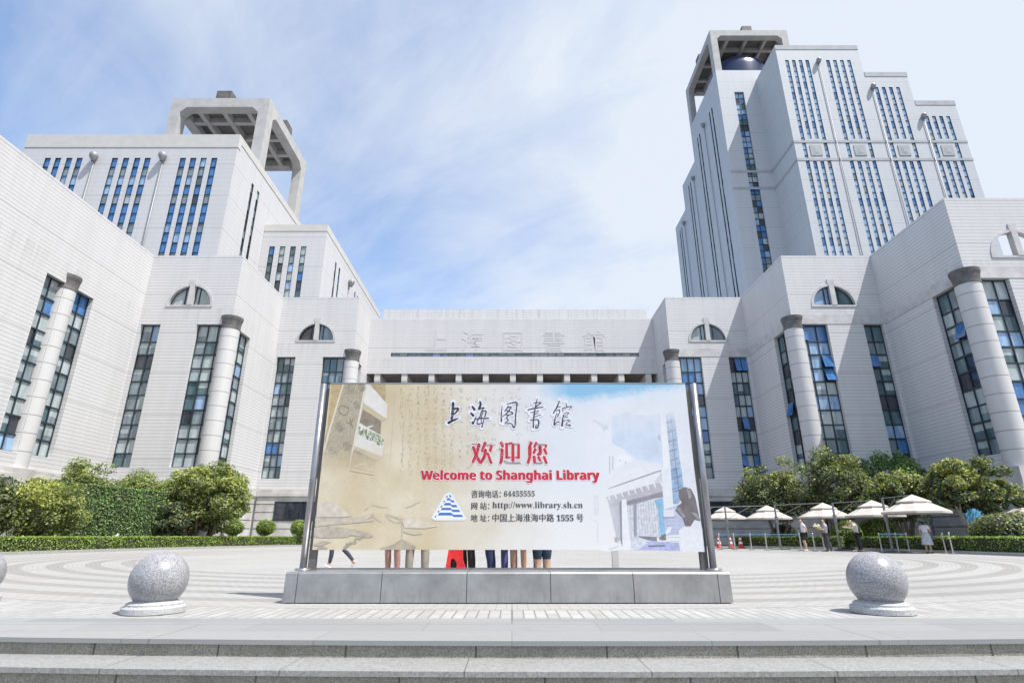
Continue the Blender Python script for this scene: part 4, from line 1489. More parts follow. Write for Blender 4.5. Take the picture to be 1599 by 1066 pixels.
    pr.poly(e, [(890, 0), (1004, 0), (1036, 515), (945, 515)], (0.82, 0.84, 0.88), var=.04)
    for k in range(5):
        pr.stroke(e, [(905 + k * 10, 80 + k * 95, 2.5), (1010 + k * 6, 76 + k * 95, 2.5)], (0.68, 0.70, 0.76))
    pr.poly(e, [(915, 520), (1100, 450), (1180, 700), (1105, 820), (945, 840)], (0.52, 0.56, 0.73), var=.15)
    pr.poly(e, [(915, 520), (1040, 512), (1050, 605), (920, 610)], (0.76, 0.78, 0.83))
    pr.poly(e, [(910, 606), (1060, 600), (1060, 616), (915, 624)], (0.30, 0.33, 0.44))
    for k in range(6):
        pr.stroke(e, [(950, 660 + k * 50, 5), (1110, 655 + k * 50, 5)], (0.34, 0.38, 0.58))
    pr.poly(e, [(945, 790), (975, 730), (1020, 725), (1000, 780), (950, 820)], (0.82, 0.84, 0.89))
    pr.poly(e, [(130, 960), (375, 930), (390, 1010), (230, 1030), (100, 1010)], (0.86, 0.87, 0.90))
    for k in range(3):
        pr.stroke(e, [(235 + k * 12, 1010, 4), (365, 945 + k * 18, 4)], (0.36, 0.37, 0.42))
    for _ in range(24):
        x, y = rg.uniform(310, 395), rg.uniform(850, 925)
        pr.poly(e, [(x, y - 12), (x + 8, y), (x, y + 10), (x - 8, y)], (0.30, 0.32, 0.32))
    # faded building at the left of this photograph
    pr.poly(e, [(50, 330), (118, 345), (120, 590), (60, 575)], (0.62, 0.64, 0.70), var=.25)
    pr.stroke(e, [(0, 620, 8), (70, 650, 10), (115, 690, 8)], (0.66, 0.68, 0.73))
    pr.poly(e, [(95, 720), (112, 710), (112, 930), (98, 920)], (0.60, 0.62, 0.68))
    for k in range(3):
        pr.stroke(e, [(58, 390 + k * 65, 4), (118, 400 + k * 65, 4)], (0.80, 0.81, 0.85))
    # a plain dark bronze abstract shape on a pale block
    bz, bz2 = (0.14, 0.12, 0.13), (0.30, 0.28, 0.30)
    pr.poly(e, [(1110, 270), (1180, 235), (1255, 260), (1310, 370), (1330, 470), (1370, 660), (1300, 640), (1250, 720), (1180, 720), (1150, 620), (1060, 530), (1090, 470), (1140, 430), (1100, 350)], bz, var=.35, scale=8)
    pr.poly(e, [(1200, 250), (1250, 275), (1265, 360), (1230, 390)], bz2, var=.2)
    pr.poly(e, [(1075, 500), (1120, 490), (1190, 600), (1160, 620)], bz2, var=.2)
    pr.poly(e, [(1250, 540), (1330, 560), (1375, 640), (1340, 640)], bz2, var=.2)
    pr.poly(e, [(1105, 772), (1150, 740), (1392, 750), (1418, 1035), (1120, 1032)], (0.80, 0.81, 0.86), var=.08, scale=20)
    pr.poly(e, [(1385, 752), (1394, 750), (1424, 1036), (1410, 1036)], (0.66, 0.68, 0.76))
    pr.build('printed_photograph', panel)


def lettering(panel):
    A = Z(14.536, 690, 615)
    B = Z(13.325, 780, 615)
    C = Z(10.66, 720, 680)
    brush = [
        (A, [(255, 200, 55), (245, 400, 60), (222, 570, 50)]), (A, [(262, 340, 40), (370, 328, 44), (325, 410, 40), (250, 475, 25)]),
        (A, [(150, 655, 62), (250, 600, 52), (375, 550, 18)]),
        (A, [(690, 285, 45), (745, 355, 58)]), (A, [(660, 435, 45), (715, 490, 60)]), (A, [(780, 510, 12), (740, 600, 25), (705, 670, 48), (690, 630, 25)]),
        (A, [(865, 165, 30), (877, 250, 52), (840, 340, 58)]), (A, [(850, 340, 30), (960, 305, 28)]),
        (A, [(950, 320, 20), (900, 400, 26), (860, 520, 22), (800, 620, 22), (820, 680, 30), (940, 650, 20)]),
        (A, [(890, 395, 20), (1000, 388, 30), (978, 500, 26), (940, 640, 22), (910, 745, 28)]), (A, [(740, 585, 18), (850, 555, 28), (1065, 550, 28)]),
        (A, [(930, 420, 20), (890, 530, 20), (900, 640, 20)]),
        (B, [(55, 250, 15), (35, 450, 24), (40, 570, 36)]), (B, [(150, 215, 14), (335, 172, 30), (360, 240, 26), (335, 450, 26), (325, 650, 22), (290, 690, 30), (240, 612, 18), (110, 615, 20)]),
        (B, [(185, 250, 20), (110, 360, 24)]), (B, [(160, 290, 18), (240, 270, 24), (150, 400, 26), (40, 480, 14)]), (B, [(150, 340, 20), (270, 390, 26), (250, 420, 20), (140, 440, 18)]),
        (B, [(200, 430, 15), (150, 490, 26), (180, 545, 22), (120, 590, 18)]),
        (B, [(785, 100, 14), (740, 300, 24), (706, 560, 26), (705, 700, 28)]), (B, [(710, 185, 16), (855, 180, 24), (760, 260, 20)]), (B, [(590, 330, 24), (740, 295, 24), (905, 270, 20)]),
        (B, [(650, 390, 18), (820, 350, 18)]), (B, [(700, 430, 18), (800, 395, 18)]), (B, [(690, 490, 16), (855, 430, 16)]),
        (B, [(640, 545, 18), (790, 532, 22), (815, 600, 30), (795, 690, 28), (750, 700, 24), (770, 640, 18)]),
        (B, [(1245, 150, 22), (1190, 280, 28), (1120, 400, 24)]), (B, [(1210, 265, 16), (1270, 265, 16)]), (B, [(1180, 350, 16), (1250, 330, 18), (1225, 440, 16), (1190, 480, 14)]),
        (B, [(1190, 400, 14), (1160, 500, 20), (1140, 640, 32), (1200, 580, 14), (1250, 590, 18)]), (B, [(1200, 430, 14), (1235, 430, 14)]),
        (B, [(1380, 190, 20), (1400, 260, 18)]), (B, [(1310, 290, 16), (1320, 360, 18)]), (B, [(1320, 300, 14), (1495, 257, 18), (1440, 330, 12)]),
        (B, [(1330, 430, 20), (1310, 560, 30), (1300, 660, 38)]), (B, [(1340, 400, 12), (1435, 385, 16), (1400, 440, 14), (1340, 460, 14)]), (B, [(1350, 490, 16), (1420, 480, 16)]),
        (B, [(1320, 560, 14), (1460, 545, 16), (1380, 630, 16), (1480, 655, 22)])]
    pr = Print(0.0026)
    for cv, pts in brush:
        pr.stroke(cv, pts, (0.86, 0.87, 0.92), grow=70)
    pr.build('lettering_halo', panel)
    pr = Print(0.0032)
    for cv, pts in brush:
        pr.stroke(cv, pts, (0.045, 0.04, 0.09))
    pr.build('brush_lettering', panel)
    red, grey = (0.62, 0.045, 0.07), (0.30, 0.30, 0.33)
    wel = [(grey, [(175, 135, 12), (300, 138, 16)]), (red, [(200, 185, 42), (250, 320, 52), (310, 440, 46)]), (red, [(298, 140, 46), (250, 310, 52), (190, 438, 36)]),
           (red, [(400, 110, 46), (345, 255, 40)]), (grey, [(420, 150, 12), (510, 152, 16)]), (red, [(505, 160, 36), (480, 250, 46)]),
           (red, [(405, 230, 46), (385, 340, 48), (322, 450, 40)]), (red, [(440, 290, 40), (498, 450, 42)]),
           (red, [(665, 112, 46), (690, 175, 42)]), (grey, [(630, 215, 16), (690, 215, 16)]), (red, [(680, 225, 46), (672, 390, 48), (650, 455, 36)]),
           (red, [(755, 130, 42), (757, 365, 46)]), (red, [(757, 362, 22), (815, 352, 22)]), (red, [(760, 140, 24), (835, 118, 30)]), (red, [(860, 140, 46), (860, 412, 50)]),
           (grey, [(870, 135, 14), (955, 137, 16)]), (red, [(955, 150, 40), (955, 362, 44)]), (red, [(950, 364, 20), (900, 356, 20)]), (grey, [(720, 410, 14), (770, 444, 16), (980, 446, 18)]),
           (red, [(1165, 110, 46), (1130, 200, 40)]), (red, [(1142, 190, 56), (1142, 318, 56)]), (red, [(1250, 115, 40), (1215, 185, 36)]), (grey, [(1250, 140, 14), (1415, 148, 16)]),
           (red, [(1410, 150, 34), (1405, 188, 30)]), (red, [(1310, 175, 50), (1312, 290, 50), (1262, 308, 22)]), (red, [(1235, 220, 42), (1205, 285, 40)]), (red, [(1385, 220, 42), (1412, 292, 42)]),
           (red, [(1140, 350, 46), (1112, 450, 40)]), (red, [(1212, 345, 50), (1222, 445, 46)]), (grey, [(1240, 450, 18), (1320, 452, 18), (1350, 430, 14)]), (red, [(1285, 350, 42), (1312, 408, 42)]), (red, [(1378, 350, 42), (1416, 448, 42)])]
    pr = Print(0.0026)
    for col, pts in wel:
        pr.stroke(C, pts, (0.90, 0.78, 0.78), grow=26)
    pr.build('lettering_halo', panel)
    pr = Print(0.0032)
    for col, pts in wel:
        pr.stroke(C, [(x + 6, y + 6, w) for x, y, w in pts], (0.30, 0.20, 0.24))
    for col, pts in wel:
        pr.stroke(C, pts, col)
    pr.build('greeting_lettering', panel)

    def line(body, xl, xr, ybase, col, name, fat=(0.0,), halo=None, hs=1.0):
        """text fitted between two photo pixels on a baseline"""
        me = text_mesh(body, 1.0, 0.0, 'LEFT')
        xs = [v.co.x for v in me.vertices]
        (xa, z), (xb, _) = on_plane(xl, ybase, YS), on_plane(xr, ybase, YS)
        k = (xb - xa) / (max(xs) - min(xs))
        x0 = xa - min(xs) * k
        if halo is not None:
            mb = MB()
            for i in range(16):
                t = i * math.pi / 8
                add_text(mb, me, x0 + .012 * math.cos(t), YS - 0.0026 - i * 2e-6, z + .012 * math.sin(t), 0, k, k * hs)
            mb.build('lettering_halo', ink(halo), panel)
        mb = MB()
        for i, d in enumerate(fat):
            add_text(mb, me, x0 + d, YS - 0.0032 - i * 2e-6, z + (d * .4 if i % 2 else -d * .4), 0, k, k * hs)
        mb.build(name, ink(col), panel)
        bpy.data.meshes.remove(me)
    sans = lambda b: styled(b, 0x1D5D4, 0x1D5EE, 0x1D7EC)
    serif = lambda b: styled(b, 0x1D400, 0x1D41A, 0x1D7CE)
    line(sans('Welcome to Shanghai Library'), 657, 936, 748.5, (0.60, 0.035, 0.07), 'greeting_lettering', (-.007, 0, .007), (0.92, 0.84, 0.84), 1.02)
    dk = (0.07, 0.07, 0.08)
    fat = (-.0018, .0018)
    line('咨询电话：', 736, 782, 775.5, dk, 'contact_lettering', fat, None, 1.12)
    line(serif('64455555'), 787, 835, 774.5, dk, 'contact_lettering', (0.0,), None, 1.05)
    line('网 站：', 736, 764, 794.0, dk, 'contact_lettering', fat, None, 1.05)
    line(serif('http://www.library.sh.cn'), 769, 910, 792.5, dk, 'contact_lettering', (0.0,), None, .95)
    line('地 址：', 735, 764, 813.0, dk, 'contact_lettering', fat, None, 1.05)
    line('中国上海淮海中路 ' + serif('1555') + ' 号', 769, 911, 813.0, dk, 'contact_lettering', fat, None, 1.05)
    # emblem: stacked blue bands forming a stepped triangle with a white glow
    D = Z(12.3, 670, 760)
    pr = Print(0.0026)
    pr.poly(D, [(390, 95), (440, 120), (720, 600), (680, 640), (120, 645), (40, 600), (70, 540), (300, 150)], (0.84, 0.87, 0.93), var=.02)
    pr.poly(D, [(390, 125), (690, 600), (80, 605)], (0.90, 0.93, 0.97), var=.02)
    bl, b2, dk2 = (0.08, 0.20, 0.52), (0.11, 0.22, 0.56), (0.10, 0.10, 0.17)
    bands = [[(195, 492), (425, 492), (468, 530), (625, 530), (660, 576), (475, 576), (440, 545), (165, 545)],
             [(250, 396), (410, 396), (445, 432), (575, 432), (602, 480), (458, 480), (425, 443), (222, 443)],
             [(305, 303), (405, 303), (435, 342), (520, 342), (548, 388), (445, 388), (415, 352), (278, 352)],
             [(350, 208), (390, 208), (425, 250), (470, 250), (490, 296), (432, 296), (400, 258), (330, 258)],
             [(388, 145), (400, 145), (434, 190), (420, 206), (400, 190), (385, 170)]]
    for i, b in enumerate(bands):
        pr.poly(D, b, bl if i % 2 == 0 else b2)
    for x, y in ((125, 567), (182, 470), (237, 374), (292, 278), (342, 186)):
        pr.poly(D, [(x - 22, y + 18), (x - 8, y - 12), (x + 24, y - 20), (x + 8, y + 12)], dk2)
    pr.build('emblem', panel)


sign()


# ------------------------------------------------------------------ stone bollards
def bollards():
    g_ = 'granite ball bollards along the top step'
    spots = [(-3.98, 6.86, 'granite ball bollard to the left of the sign, whole in view'), (4.10, 6.84, 'granite ball bollard to the right of the sign'),
             (-6.98, 7.9, 'granite ball bollard cut off by the left edge of the photo')]
    proto = None
    for x, y, lab in spots:
        if proto is None:
            root = empty('stone_bollard', (x, y, 0), lab, 'bollard', g_)
            mb = MB()
            mb.lathe((x, y, 0), [(0, 0.004), (.312, 0.004), (.318, .010), (.318, .062), (.308, .074), (.286, .076), (.280, .083), (.280, .100), (.264, .113), (.240, .116), (.215, .132), (.0, .133)], 48)
            mb.build('base', M['granite_base'], root, smooth=False)
            mb = MB()
            r, cz = .298, .338
            a0 = -math.asin((cz - .118) / r)
            prof = [(r * math.cos(t), cz + r * math.sin(t)) for t in [a0 + (math.pi / 2 - a0) * i / 26 for i in range(27)]]
            mb.lathe((x, y, 0), prof, 48)
            mb.build('ball', M['granite_ball'], root, smooth=True)
            proto = root
        else:
            r_ = proto.copy()
            COL.objects.link(r_)
            r_.location = (x, y, 0)
            r_['label'] = lab
            for ch in proto.children:
                c = ch.copy()
                c.parent = r_
                COL.objects.link(c)


bollards()


def copy_tree(o, parent=None):
    c = o.copy()
    COL.objects.link(c)
    c.parent = parent
    for ch in o.children:
        copy_tree(ch, c)
    return c


# ------------------------------------------------------------------ planting
def leaf_mat(name, col, rough=0.5, back=0.35):
    m, nt, p = new_mat(name)
    g = G(nt)
    P, s, nn = g.pos()
    f = g.noise(P, 1.1, 4.0, 0.65)
    f2 = g.noise(P, 17.0, 2.0)
    c = g.mix(g.ramp(f, 0.3, 0.7), tuple(x * .62 for x in col), tuple(x * 1.35 for x in col))
    c = g.mix(g.math('MULTIPLY', g.ramp(f2, 0.35, 0.7), 0.5), c, tuple(x * 0.6 for x in col))
    g.set(p.inputs['Base Color'], c)
    p.inputs['Roughness'].default_value = rough
    p.inputs['Specular IOR Level'].default_value = 0.45
    # some light passes through the leaf
    tr = g.n('ShaderNodeBsdfTranslucent')
    g.set(tr.inputs['Color'], g.mix(1.0, c, (1.0, 1.2, 0.5), 'MULTIPLY'))
    mx = g.n('ShaderNodeMixShader')
    mx.inputs[0].default_value = back
    nt.links.new(p.outputs[0], mx.inputs[1])
    nt.links.new(tr.outputs[0], mx.inputs[2])
    out = [n for n in nt.nodes if n.type == 'OUTPUT_MATERIAL'][0]
    nt.links.new(mx.outputs[0], out.inputs[0])
    return m


LEAF = {
    'camphor': [leaf_mat('camphor_leaf', (0.29, 0.34, 0.125)), leaf_mat('camphor_leaf_dark', (0.13, 0.17, 0.075)), leaf_mat('camphor_leaf_new', (0.52, 0.52, 0.14))],
    'osmanthus': [leaf_mat('osmanthus_leaf', (0.165, 0.20, 0.105)), leaf_mat('osmanthus_leaf_dark', (0.05, 0.07, 0.045)), leaf_mat('osmanthus_leaf_new', (0.52, 0.51, 0.14))],
    'hedge': [leaf_mat('hedge_leaf', (0.26, 0.37, 0.08)), leaf_mat('hedge_leaf_dark', (0.07, 0.12, 0.03)), leaf_mat('hedge_leaf_new', (0.42, 0.52, 0.10))],
    'bright': [leaf_mat('screen_leaf', (0.20, 0.32, 0.115)), leaf_mat('screen_leaf_dark', (0.05, 0.11, 0.035)), leaf_mat('screen_leaf_new', (0.32, 0.45, 0.15))],
}
M['bark'] = plain('bark', (0.16, 0.125, 0.095), 0.9, var=0.3, scale=9.0, bump=0.4)
M['pale_bark'] = plain('pale_bark', (0.36, 0.33, 0.29), 0.9, var=0.25, scale=9.0, bump=0.4)
M['soil'] = plain('bed_soil', (0.10, 0.085, 0.06), 0.95, var=0.3, scale=3.0)
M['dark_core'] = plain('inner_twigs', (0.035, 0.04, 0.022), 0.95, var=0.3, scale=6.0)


def leaf_mesh(name, pts, nrm, size, mats, mi, rng, aspect=0.5):
    """one leaf-shaped face per point"""
    n = len(pts)
    nrm = nrm + rng.normal(0, 0.55, (n, 3))
    nrm /= np.linalg.norm(nrm, axis=1, keepdims=True) + 1e-9
    t = rng.normal(0, 1, (n, 3))
    t -= (t * nrm).sum(1, keepdims=True) * nrm
    t /= np.linalg.norm(t, axis=1, keepdims=True) + 1e-9
    b = np.cross(nrm, t)
    L = (size * rng.uniform(.6, 1.25, n))[:, None]
    W = L * aspect
    v = np.stack([pts - t * L * .5, pts + b * W * .5 + nrm * L * .06, pts + t * L * .5 - nrm * L * .1, pts - b * W * .5 + nrm * L * .06], 1).reshape(-1, 3)
    me = bpy.data.meshes.new(name)
    me.vertices.add(4 * n)
    me.vertices.foreach_set('co', v.astype(np.float32).ravel())
    me.loops.add(4 * n)
    me.loops.foreach_set('vertex_index', np.arange(4 * n, dtype=np.int32))
    me.polygons.add(n)
    me.polygons.foreach_set('loop_start', np.arange(0, 4 * n, 4, dtype=np.int32))
    for m in mats:
        me.materials.append(m)
    me.polygons.foreach_set('material_index', mi.astype(np.int32))
    me.update(calc_edges=True)
    return me


def tree(x, y, zbase, ztop, rx, ry, kind, label, group, cat='tree', name='broadleaf_tree', new=0.15, stems=3, n_leaf=9000, zground=0.1, leaf=0.20, bark='bark', seed=1, lean=0.0):
    rng = np.random.default_rng(seed)
    root = empty(name, (x, y, zground), label, cat, group)
    rz = (ztop - zbase) / 2
    cz = (ztop + zbase) / 2
    # clumps spread over the crown's volume, denser near its outside
    nc = int(34 + 9 * rx * rz)
    d = rng.normal(0, 1, (nc, 3))
    d /= np.linalg.norm(d, axis=1, keepdims=True)
    rad = rng.uniform(.35, 1.0, nc) ** .45
    lob = 1 + 0.16 * np.sin(3 * np.arctan2(d[:, 1], d[:, 0]) + seed) + 0.10 * rng.normal(0, 1, nc)
    cen = d * (rad * lob)[:, None] * np.array([rx, ry, rz]) * .86
    cen[:, 2] = np.where(cen[:, 2] < 0, cen[:, 2] * .92, cen[:, 2])
    cr = rng.uniform(.22, .42, nc) * min(rx, rz, 2.2) * .8
    per = n_leaf // nc
    P, Nn, mi = [], [], []
    for c, r in zip(cen, cr):
        q = rng.normal(0, 1, (per, 3))
        q /= np.linalg.norm(q, axis=1, keepdims=True)
        rr = rng.uniform(.55, 1.06, per)[:, None]
        p = c + q * rr * r * np.array([1.15, 1.15, .8])
        P.append(p)
        Nn.append(q * .7 + np.array([0, 0, .55]))
        tone = rng.random()
        up = np.clip((c[2] / rz + .4), 0, 1)
        k = np.where(rng.random(per) < (new * 2.2 * up if tone > .45 else new * .3), 2, np.where(rng.random(per) < (.5 if tone < .35 else .22), 1, 0))
        mi.append(k)
    P = np.concatenate(P); Nn = np.concatenate(Nn); mi = np.concatenate(mi)
    P[:, 2] += cz - zground
    me = leaf_mesh('crown', P, Nn, leaf, LEAF[kind], mi, rng)
    link_mesh('crown', me, root)
    # trunk and limbs
    mb = MB()
    rg = random.Random(seed)
    for k in range(stems):
        a = 2 * math.pi * k / max(1, stems) + rg.uniform(-.4, .4)
        f = .08 if stems == 1 else .45
        b0 = Vector((x + .1 * math.cos(a) * (stems > 1), y + .1 * math.sin(a) * (stems > 1), zground - .05))
        b1 = Vector((x + f * .5 * rx * math.cos(a) + lean * .3, y + f * .5 * ry * math.sin(a), zground + (zbase - zground) * .75 + .3))
        b2 = Vector((x + f * 1.0 * rx * math.cos(a) + lean, y + f * 1.0 * ry * math.sin(a), cz + .1))
        r0 = .05 + .035 * rx * (1.4 if stems == 1 else 1)
        mid = (b0 + b1) / 2 + Vector((rg.uniform(-.08, .08), rg.uniform(-.08, .08), 0))
        mb.tube(b0, mid, r0, r0 * .85, 9, cap=False)
        mb.tube(mid, b1, r0 * .85, r0 * .72, 9, cap=False)
        mb.tube(b1, b2, r0 * .72, r0 * .4, 8, cap=False)
        for j in range(3):
            e = b1.lerp(b2, rg.uniform(.1, .7))
            t = Vector((x + rg.uniform(-.7, .7) * rx, y + rg.uniform(-.7, .7) * ry, cz + rg.uniform(-.2, .5) * rz))
            mb.tube(e, t, r0 * .38, r0 * .12, 6, cap=False)
    mb.build('trunk', M[bark], root, smooth=True)
    return root


def smooth_path(pts, step=0.5):
    out = []
    for i in range(len(pts) - 1):
        a, b, c, d = [Vector(pts[j]) for j in (max(0, i - 1), i, i + 1, min(len(pts) - 1, i + 2))]
        n = max(2, int((c - b).length / step))
        for k in range(n):
            t = k / n
            out.append(0.5 * ((2 * b) + (c - a) * t + (2 * a - 5 * b + 4 * c - d) * t * t + (3 * b - a - 3 * c + d) * t ** 3))
    out.append(Vector(pts[-1]))
    return out


def hedge(path, w, z0, z1, label, group=None, kind='hedge', dens=150, leaf=.10, name='clipped_hedge', seed=3, new=.30):
    """long clipped hedge: a twiggy core in a coat of small leaves"""
    rng = np.random.default_rng(seed)
    pts = smooth_path(path)
    root = empty(name, (pts[0].x, pts[0].y, 0), label, 'hedge', group)
    core = MB()
    P, Nn, mi = [], [], []
    for i in range(len(pts) - 1):
        a, b = pts[i], pts[i + 1]
        d = (b - a).normalized()
        nrm = Vector((d.y, -d.x))
        L = (b - a).length
        q = [(p.x + nrm.x * s, p.y + nrm.y * s) for p in (a, b) for s in (w / 2 - .08, -w / 2 + .08)]
        z_ = z1 - .08
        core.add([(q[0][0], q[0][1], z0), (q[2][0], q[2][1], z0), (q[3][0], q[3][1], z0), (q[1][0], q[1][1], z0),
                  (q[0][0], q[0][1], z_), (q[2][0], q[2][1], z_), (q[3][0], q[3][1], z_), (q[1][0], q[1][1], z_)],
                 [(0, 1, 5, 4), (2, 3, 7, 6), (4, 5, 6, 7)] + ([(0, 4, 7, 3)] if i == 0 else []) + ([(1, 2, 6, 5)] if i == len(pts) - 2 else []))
        faces = [(L * (z1 - z0), 's', 1), (L * (z1 - z0), 's', -1), (L * w, 't', 0)]
        if i == 0: faces.append((w * (z1 - z0), 'e', 0))
        if i == len(pts) - 2: faces.append((w * (z1 - z0), 'e', 1))
        for area, ty, sg in faces:
            n = int(area * dens)
            if n < 1:
                continue
            u = rng.random(n)
            if ty == 's':
                z = z0 + (z1 - z0) * rng.random(n)
                off = sg * (w / 2 - rng.random(n) * .09 + .03 * np.sin(3.1 * (i * .5 + u * L)))
                base = np.outer(1 - u, a) + np.outer(u, b)
                p = np.column_stack([base[:, 0] + nrm.x * off, base[:, 1] + nrm.y * off, z])
                nv = np.tile([nrm.x * sg, nrm.y * sg, .45], (n, 1))
            elif ty == 't':
                off = w * (rng.random(n) - .5)
                base = np.outer(1 - u, a) + np.outer(u, b)
                p = np.column_stack([base[:, 0] + nrm.x * off, base[:, 1] + nrm.y * off, z1 - rng.random(n) * .08 + .02 * np.sin(5 * (i * .5 + u * L))])
                nv = np.tile([0, 0, 1.0], (n, 1))
            else:
                e = a if sg == 0 else b
                off = w * (rng.random(n) - .5)
                dd = -1 if sg == 0 else 1
                k_ = dd * (-rng.random(n) * .08 + .03)
                p = np.column_stack([e.x + nrm.x * off + d.x * k_, e.y + nrm.y * off + d.y * k_, z0 + (z1 - z0) * rng.random(n)])
                nv = np.tile([d.x * dd, d.y * dd, .3], (n, 1))
            h = (p[:, 2] - z0) / (z1 - z0)
            tone = np.sin(1.7 * p[:, 0] + 2.3 * p[:, 1]) * .5 + np.sin(4.1 * p[:, 0] - 3.3 * p[:, 1] + 5 * p[:, 2]) * .5
            k = np.where(rng.random(n) < new * (.3 + h) * (1 + .6 * tone), 2, np.where(rng.random(n) < .28, 1, 0))
            P.append(p); Nn.append(nv); mi.append(k)
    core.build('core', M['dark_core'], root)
    P = np.concatenate(P) - np.array([pts[0].x, pts[0].y, 0]); Nn = np.concatenate(Nn); mi = np.concatenate(mi)
    link_mesh('foliage', leaf_mesh('foliage', P, Nn, leaf, LEAF[kind], mi, rng, .55), root)
    return root


def ball_shrub(x, y, zc, rx, rz, label, group, kind='hedge', n=2600, name='round_shrub', seed=1, leaf=.10, z0=.1, new=.25):
    rng = np.random.default_rng(seed)
    root = empty(name, (x, y, z0), label, 'shrub', group)
    q = rng.normal(0, 1, (n, 3))
    q /= np.linalg.norm(q, axis=1, keepdims=True)
    wob = 1 + .05 * np.sin(5 * q[:, 0] + seed) + .05 * np.sin(6 * q[:, 1] + 4 * q[:, 2])
    p = q * (wob * rng.uniform(.86, 1.02, n))[:, None] * np.array([rx, rx, rz])
    p[:, 2] += zc - z0
    ok = p[:, 2] > .02
    mi = np.where(rng.random(n) < new * np.clip(q[:, 2] + .6, 0, 1.5), 2, np.where(rng.random(n) < .25, 1, 0))
    link_mesh('foliage', leaf_mesh('foliage', p[ok], (q + [0, 0, .3])[ok], leaf, LEAF[kind], mi[ok], rng, .55), root)
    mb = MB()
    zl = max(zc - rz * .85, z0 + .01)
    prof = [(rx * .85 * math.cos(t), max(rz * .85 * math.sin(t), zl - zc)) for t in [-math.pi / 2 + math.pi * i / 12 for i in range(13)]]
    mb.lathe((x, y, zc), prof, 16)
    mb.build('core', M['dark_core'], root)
    if zl > z0 + .1:
        mb = MB()
        mb.tube((x, y, z0 - .02), (x, y, zl + .1), .07, .05, 8)
        mb.build('stem', M['bark'], root)
    return root


PATH_L = [(-23.6, 17), (-23.3, 30), (-22.0, 40), (-20.5, 45), (-18.8, 49), (-17.4, 50.4)]
PATH_R1 = [(16.9, 44.6), (19.3, 41.8), (21.4, 38.7)]
PATH_R2 = [(21.7, 36.9), (22.0, 30.0), (22.3, 15.0)]


def kerb(path, side, back, name):
    """granite kerb in front of a bed and the planted ground behind it"""
    pts = smooth_path(path, 1.0)
    mb = MB()
    bed = MB()
    for i in range(len(pts) - 1):
        a, b = pts[i], pts[i + 1]
        d = (b - a).normalized()
        n = Vector((d.y, -d.x)) * side
        o0, o1 = .55, .40
        A0, B0, A1, B1 = a + n * o0, b + n * o0, a + n * o1, b + n * o1
        mb.quad((A0.x, A0.y, 0), (B0.x, B0.y, 0), (B0.x, B0.y, .14), (A0.x, A0.y, .14))
        mb.quad((A0.x, A0.y, .14), (B0.x, B0.y, .14), (B1.x, B1.y, .14), (A1.x, A1.y, .14))
        C0, D0 = Vector((back, a.y)), Vector((back, b.y))
        bed.quad((A1.x, A1.y, .10), (B1.x, B1.y, .10), (D0.x, D0.y, .10), (C0.x, C0.y, .10))
    e0, e1 = pts[0], pts[-1]
    tag(mb.build('kerb', speckle('kerb_granite', (0.34, 0.335, 0.32), (0.22, 0.215, 0.21), (0.44, 0.435, 0.42), 60, .7, .2), None), kind='structure')
    tag(bed.build('bed_ground', M['soil'], None), kind='structure')


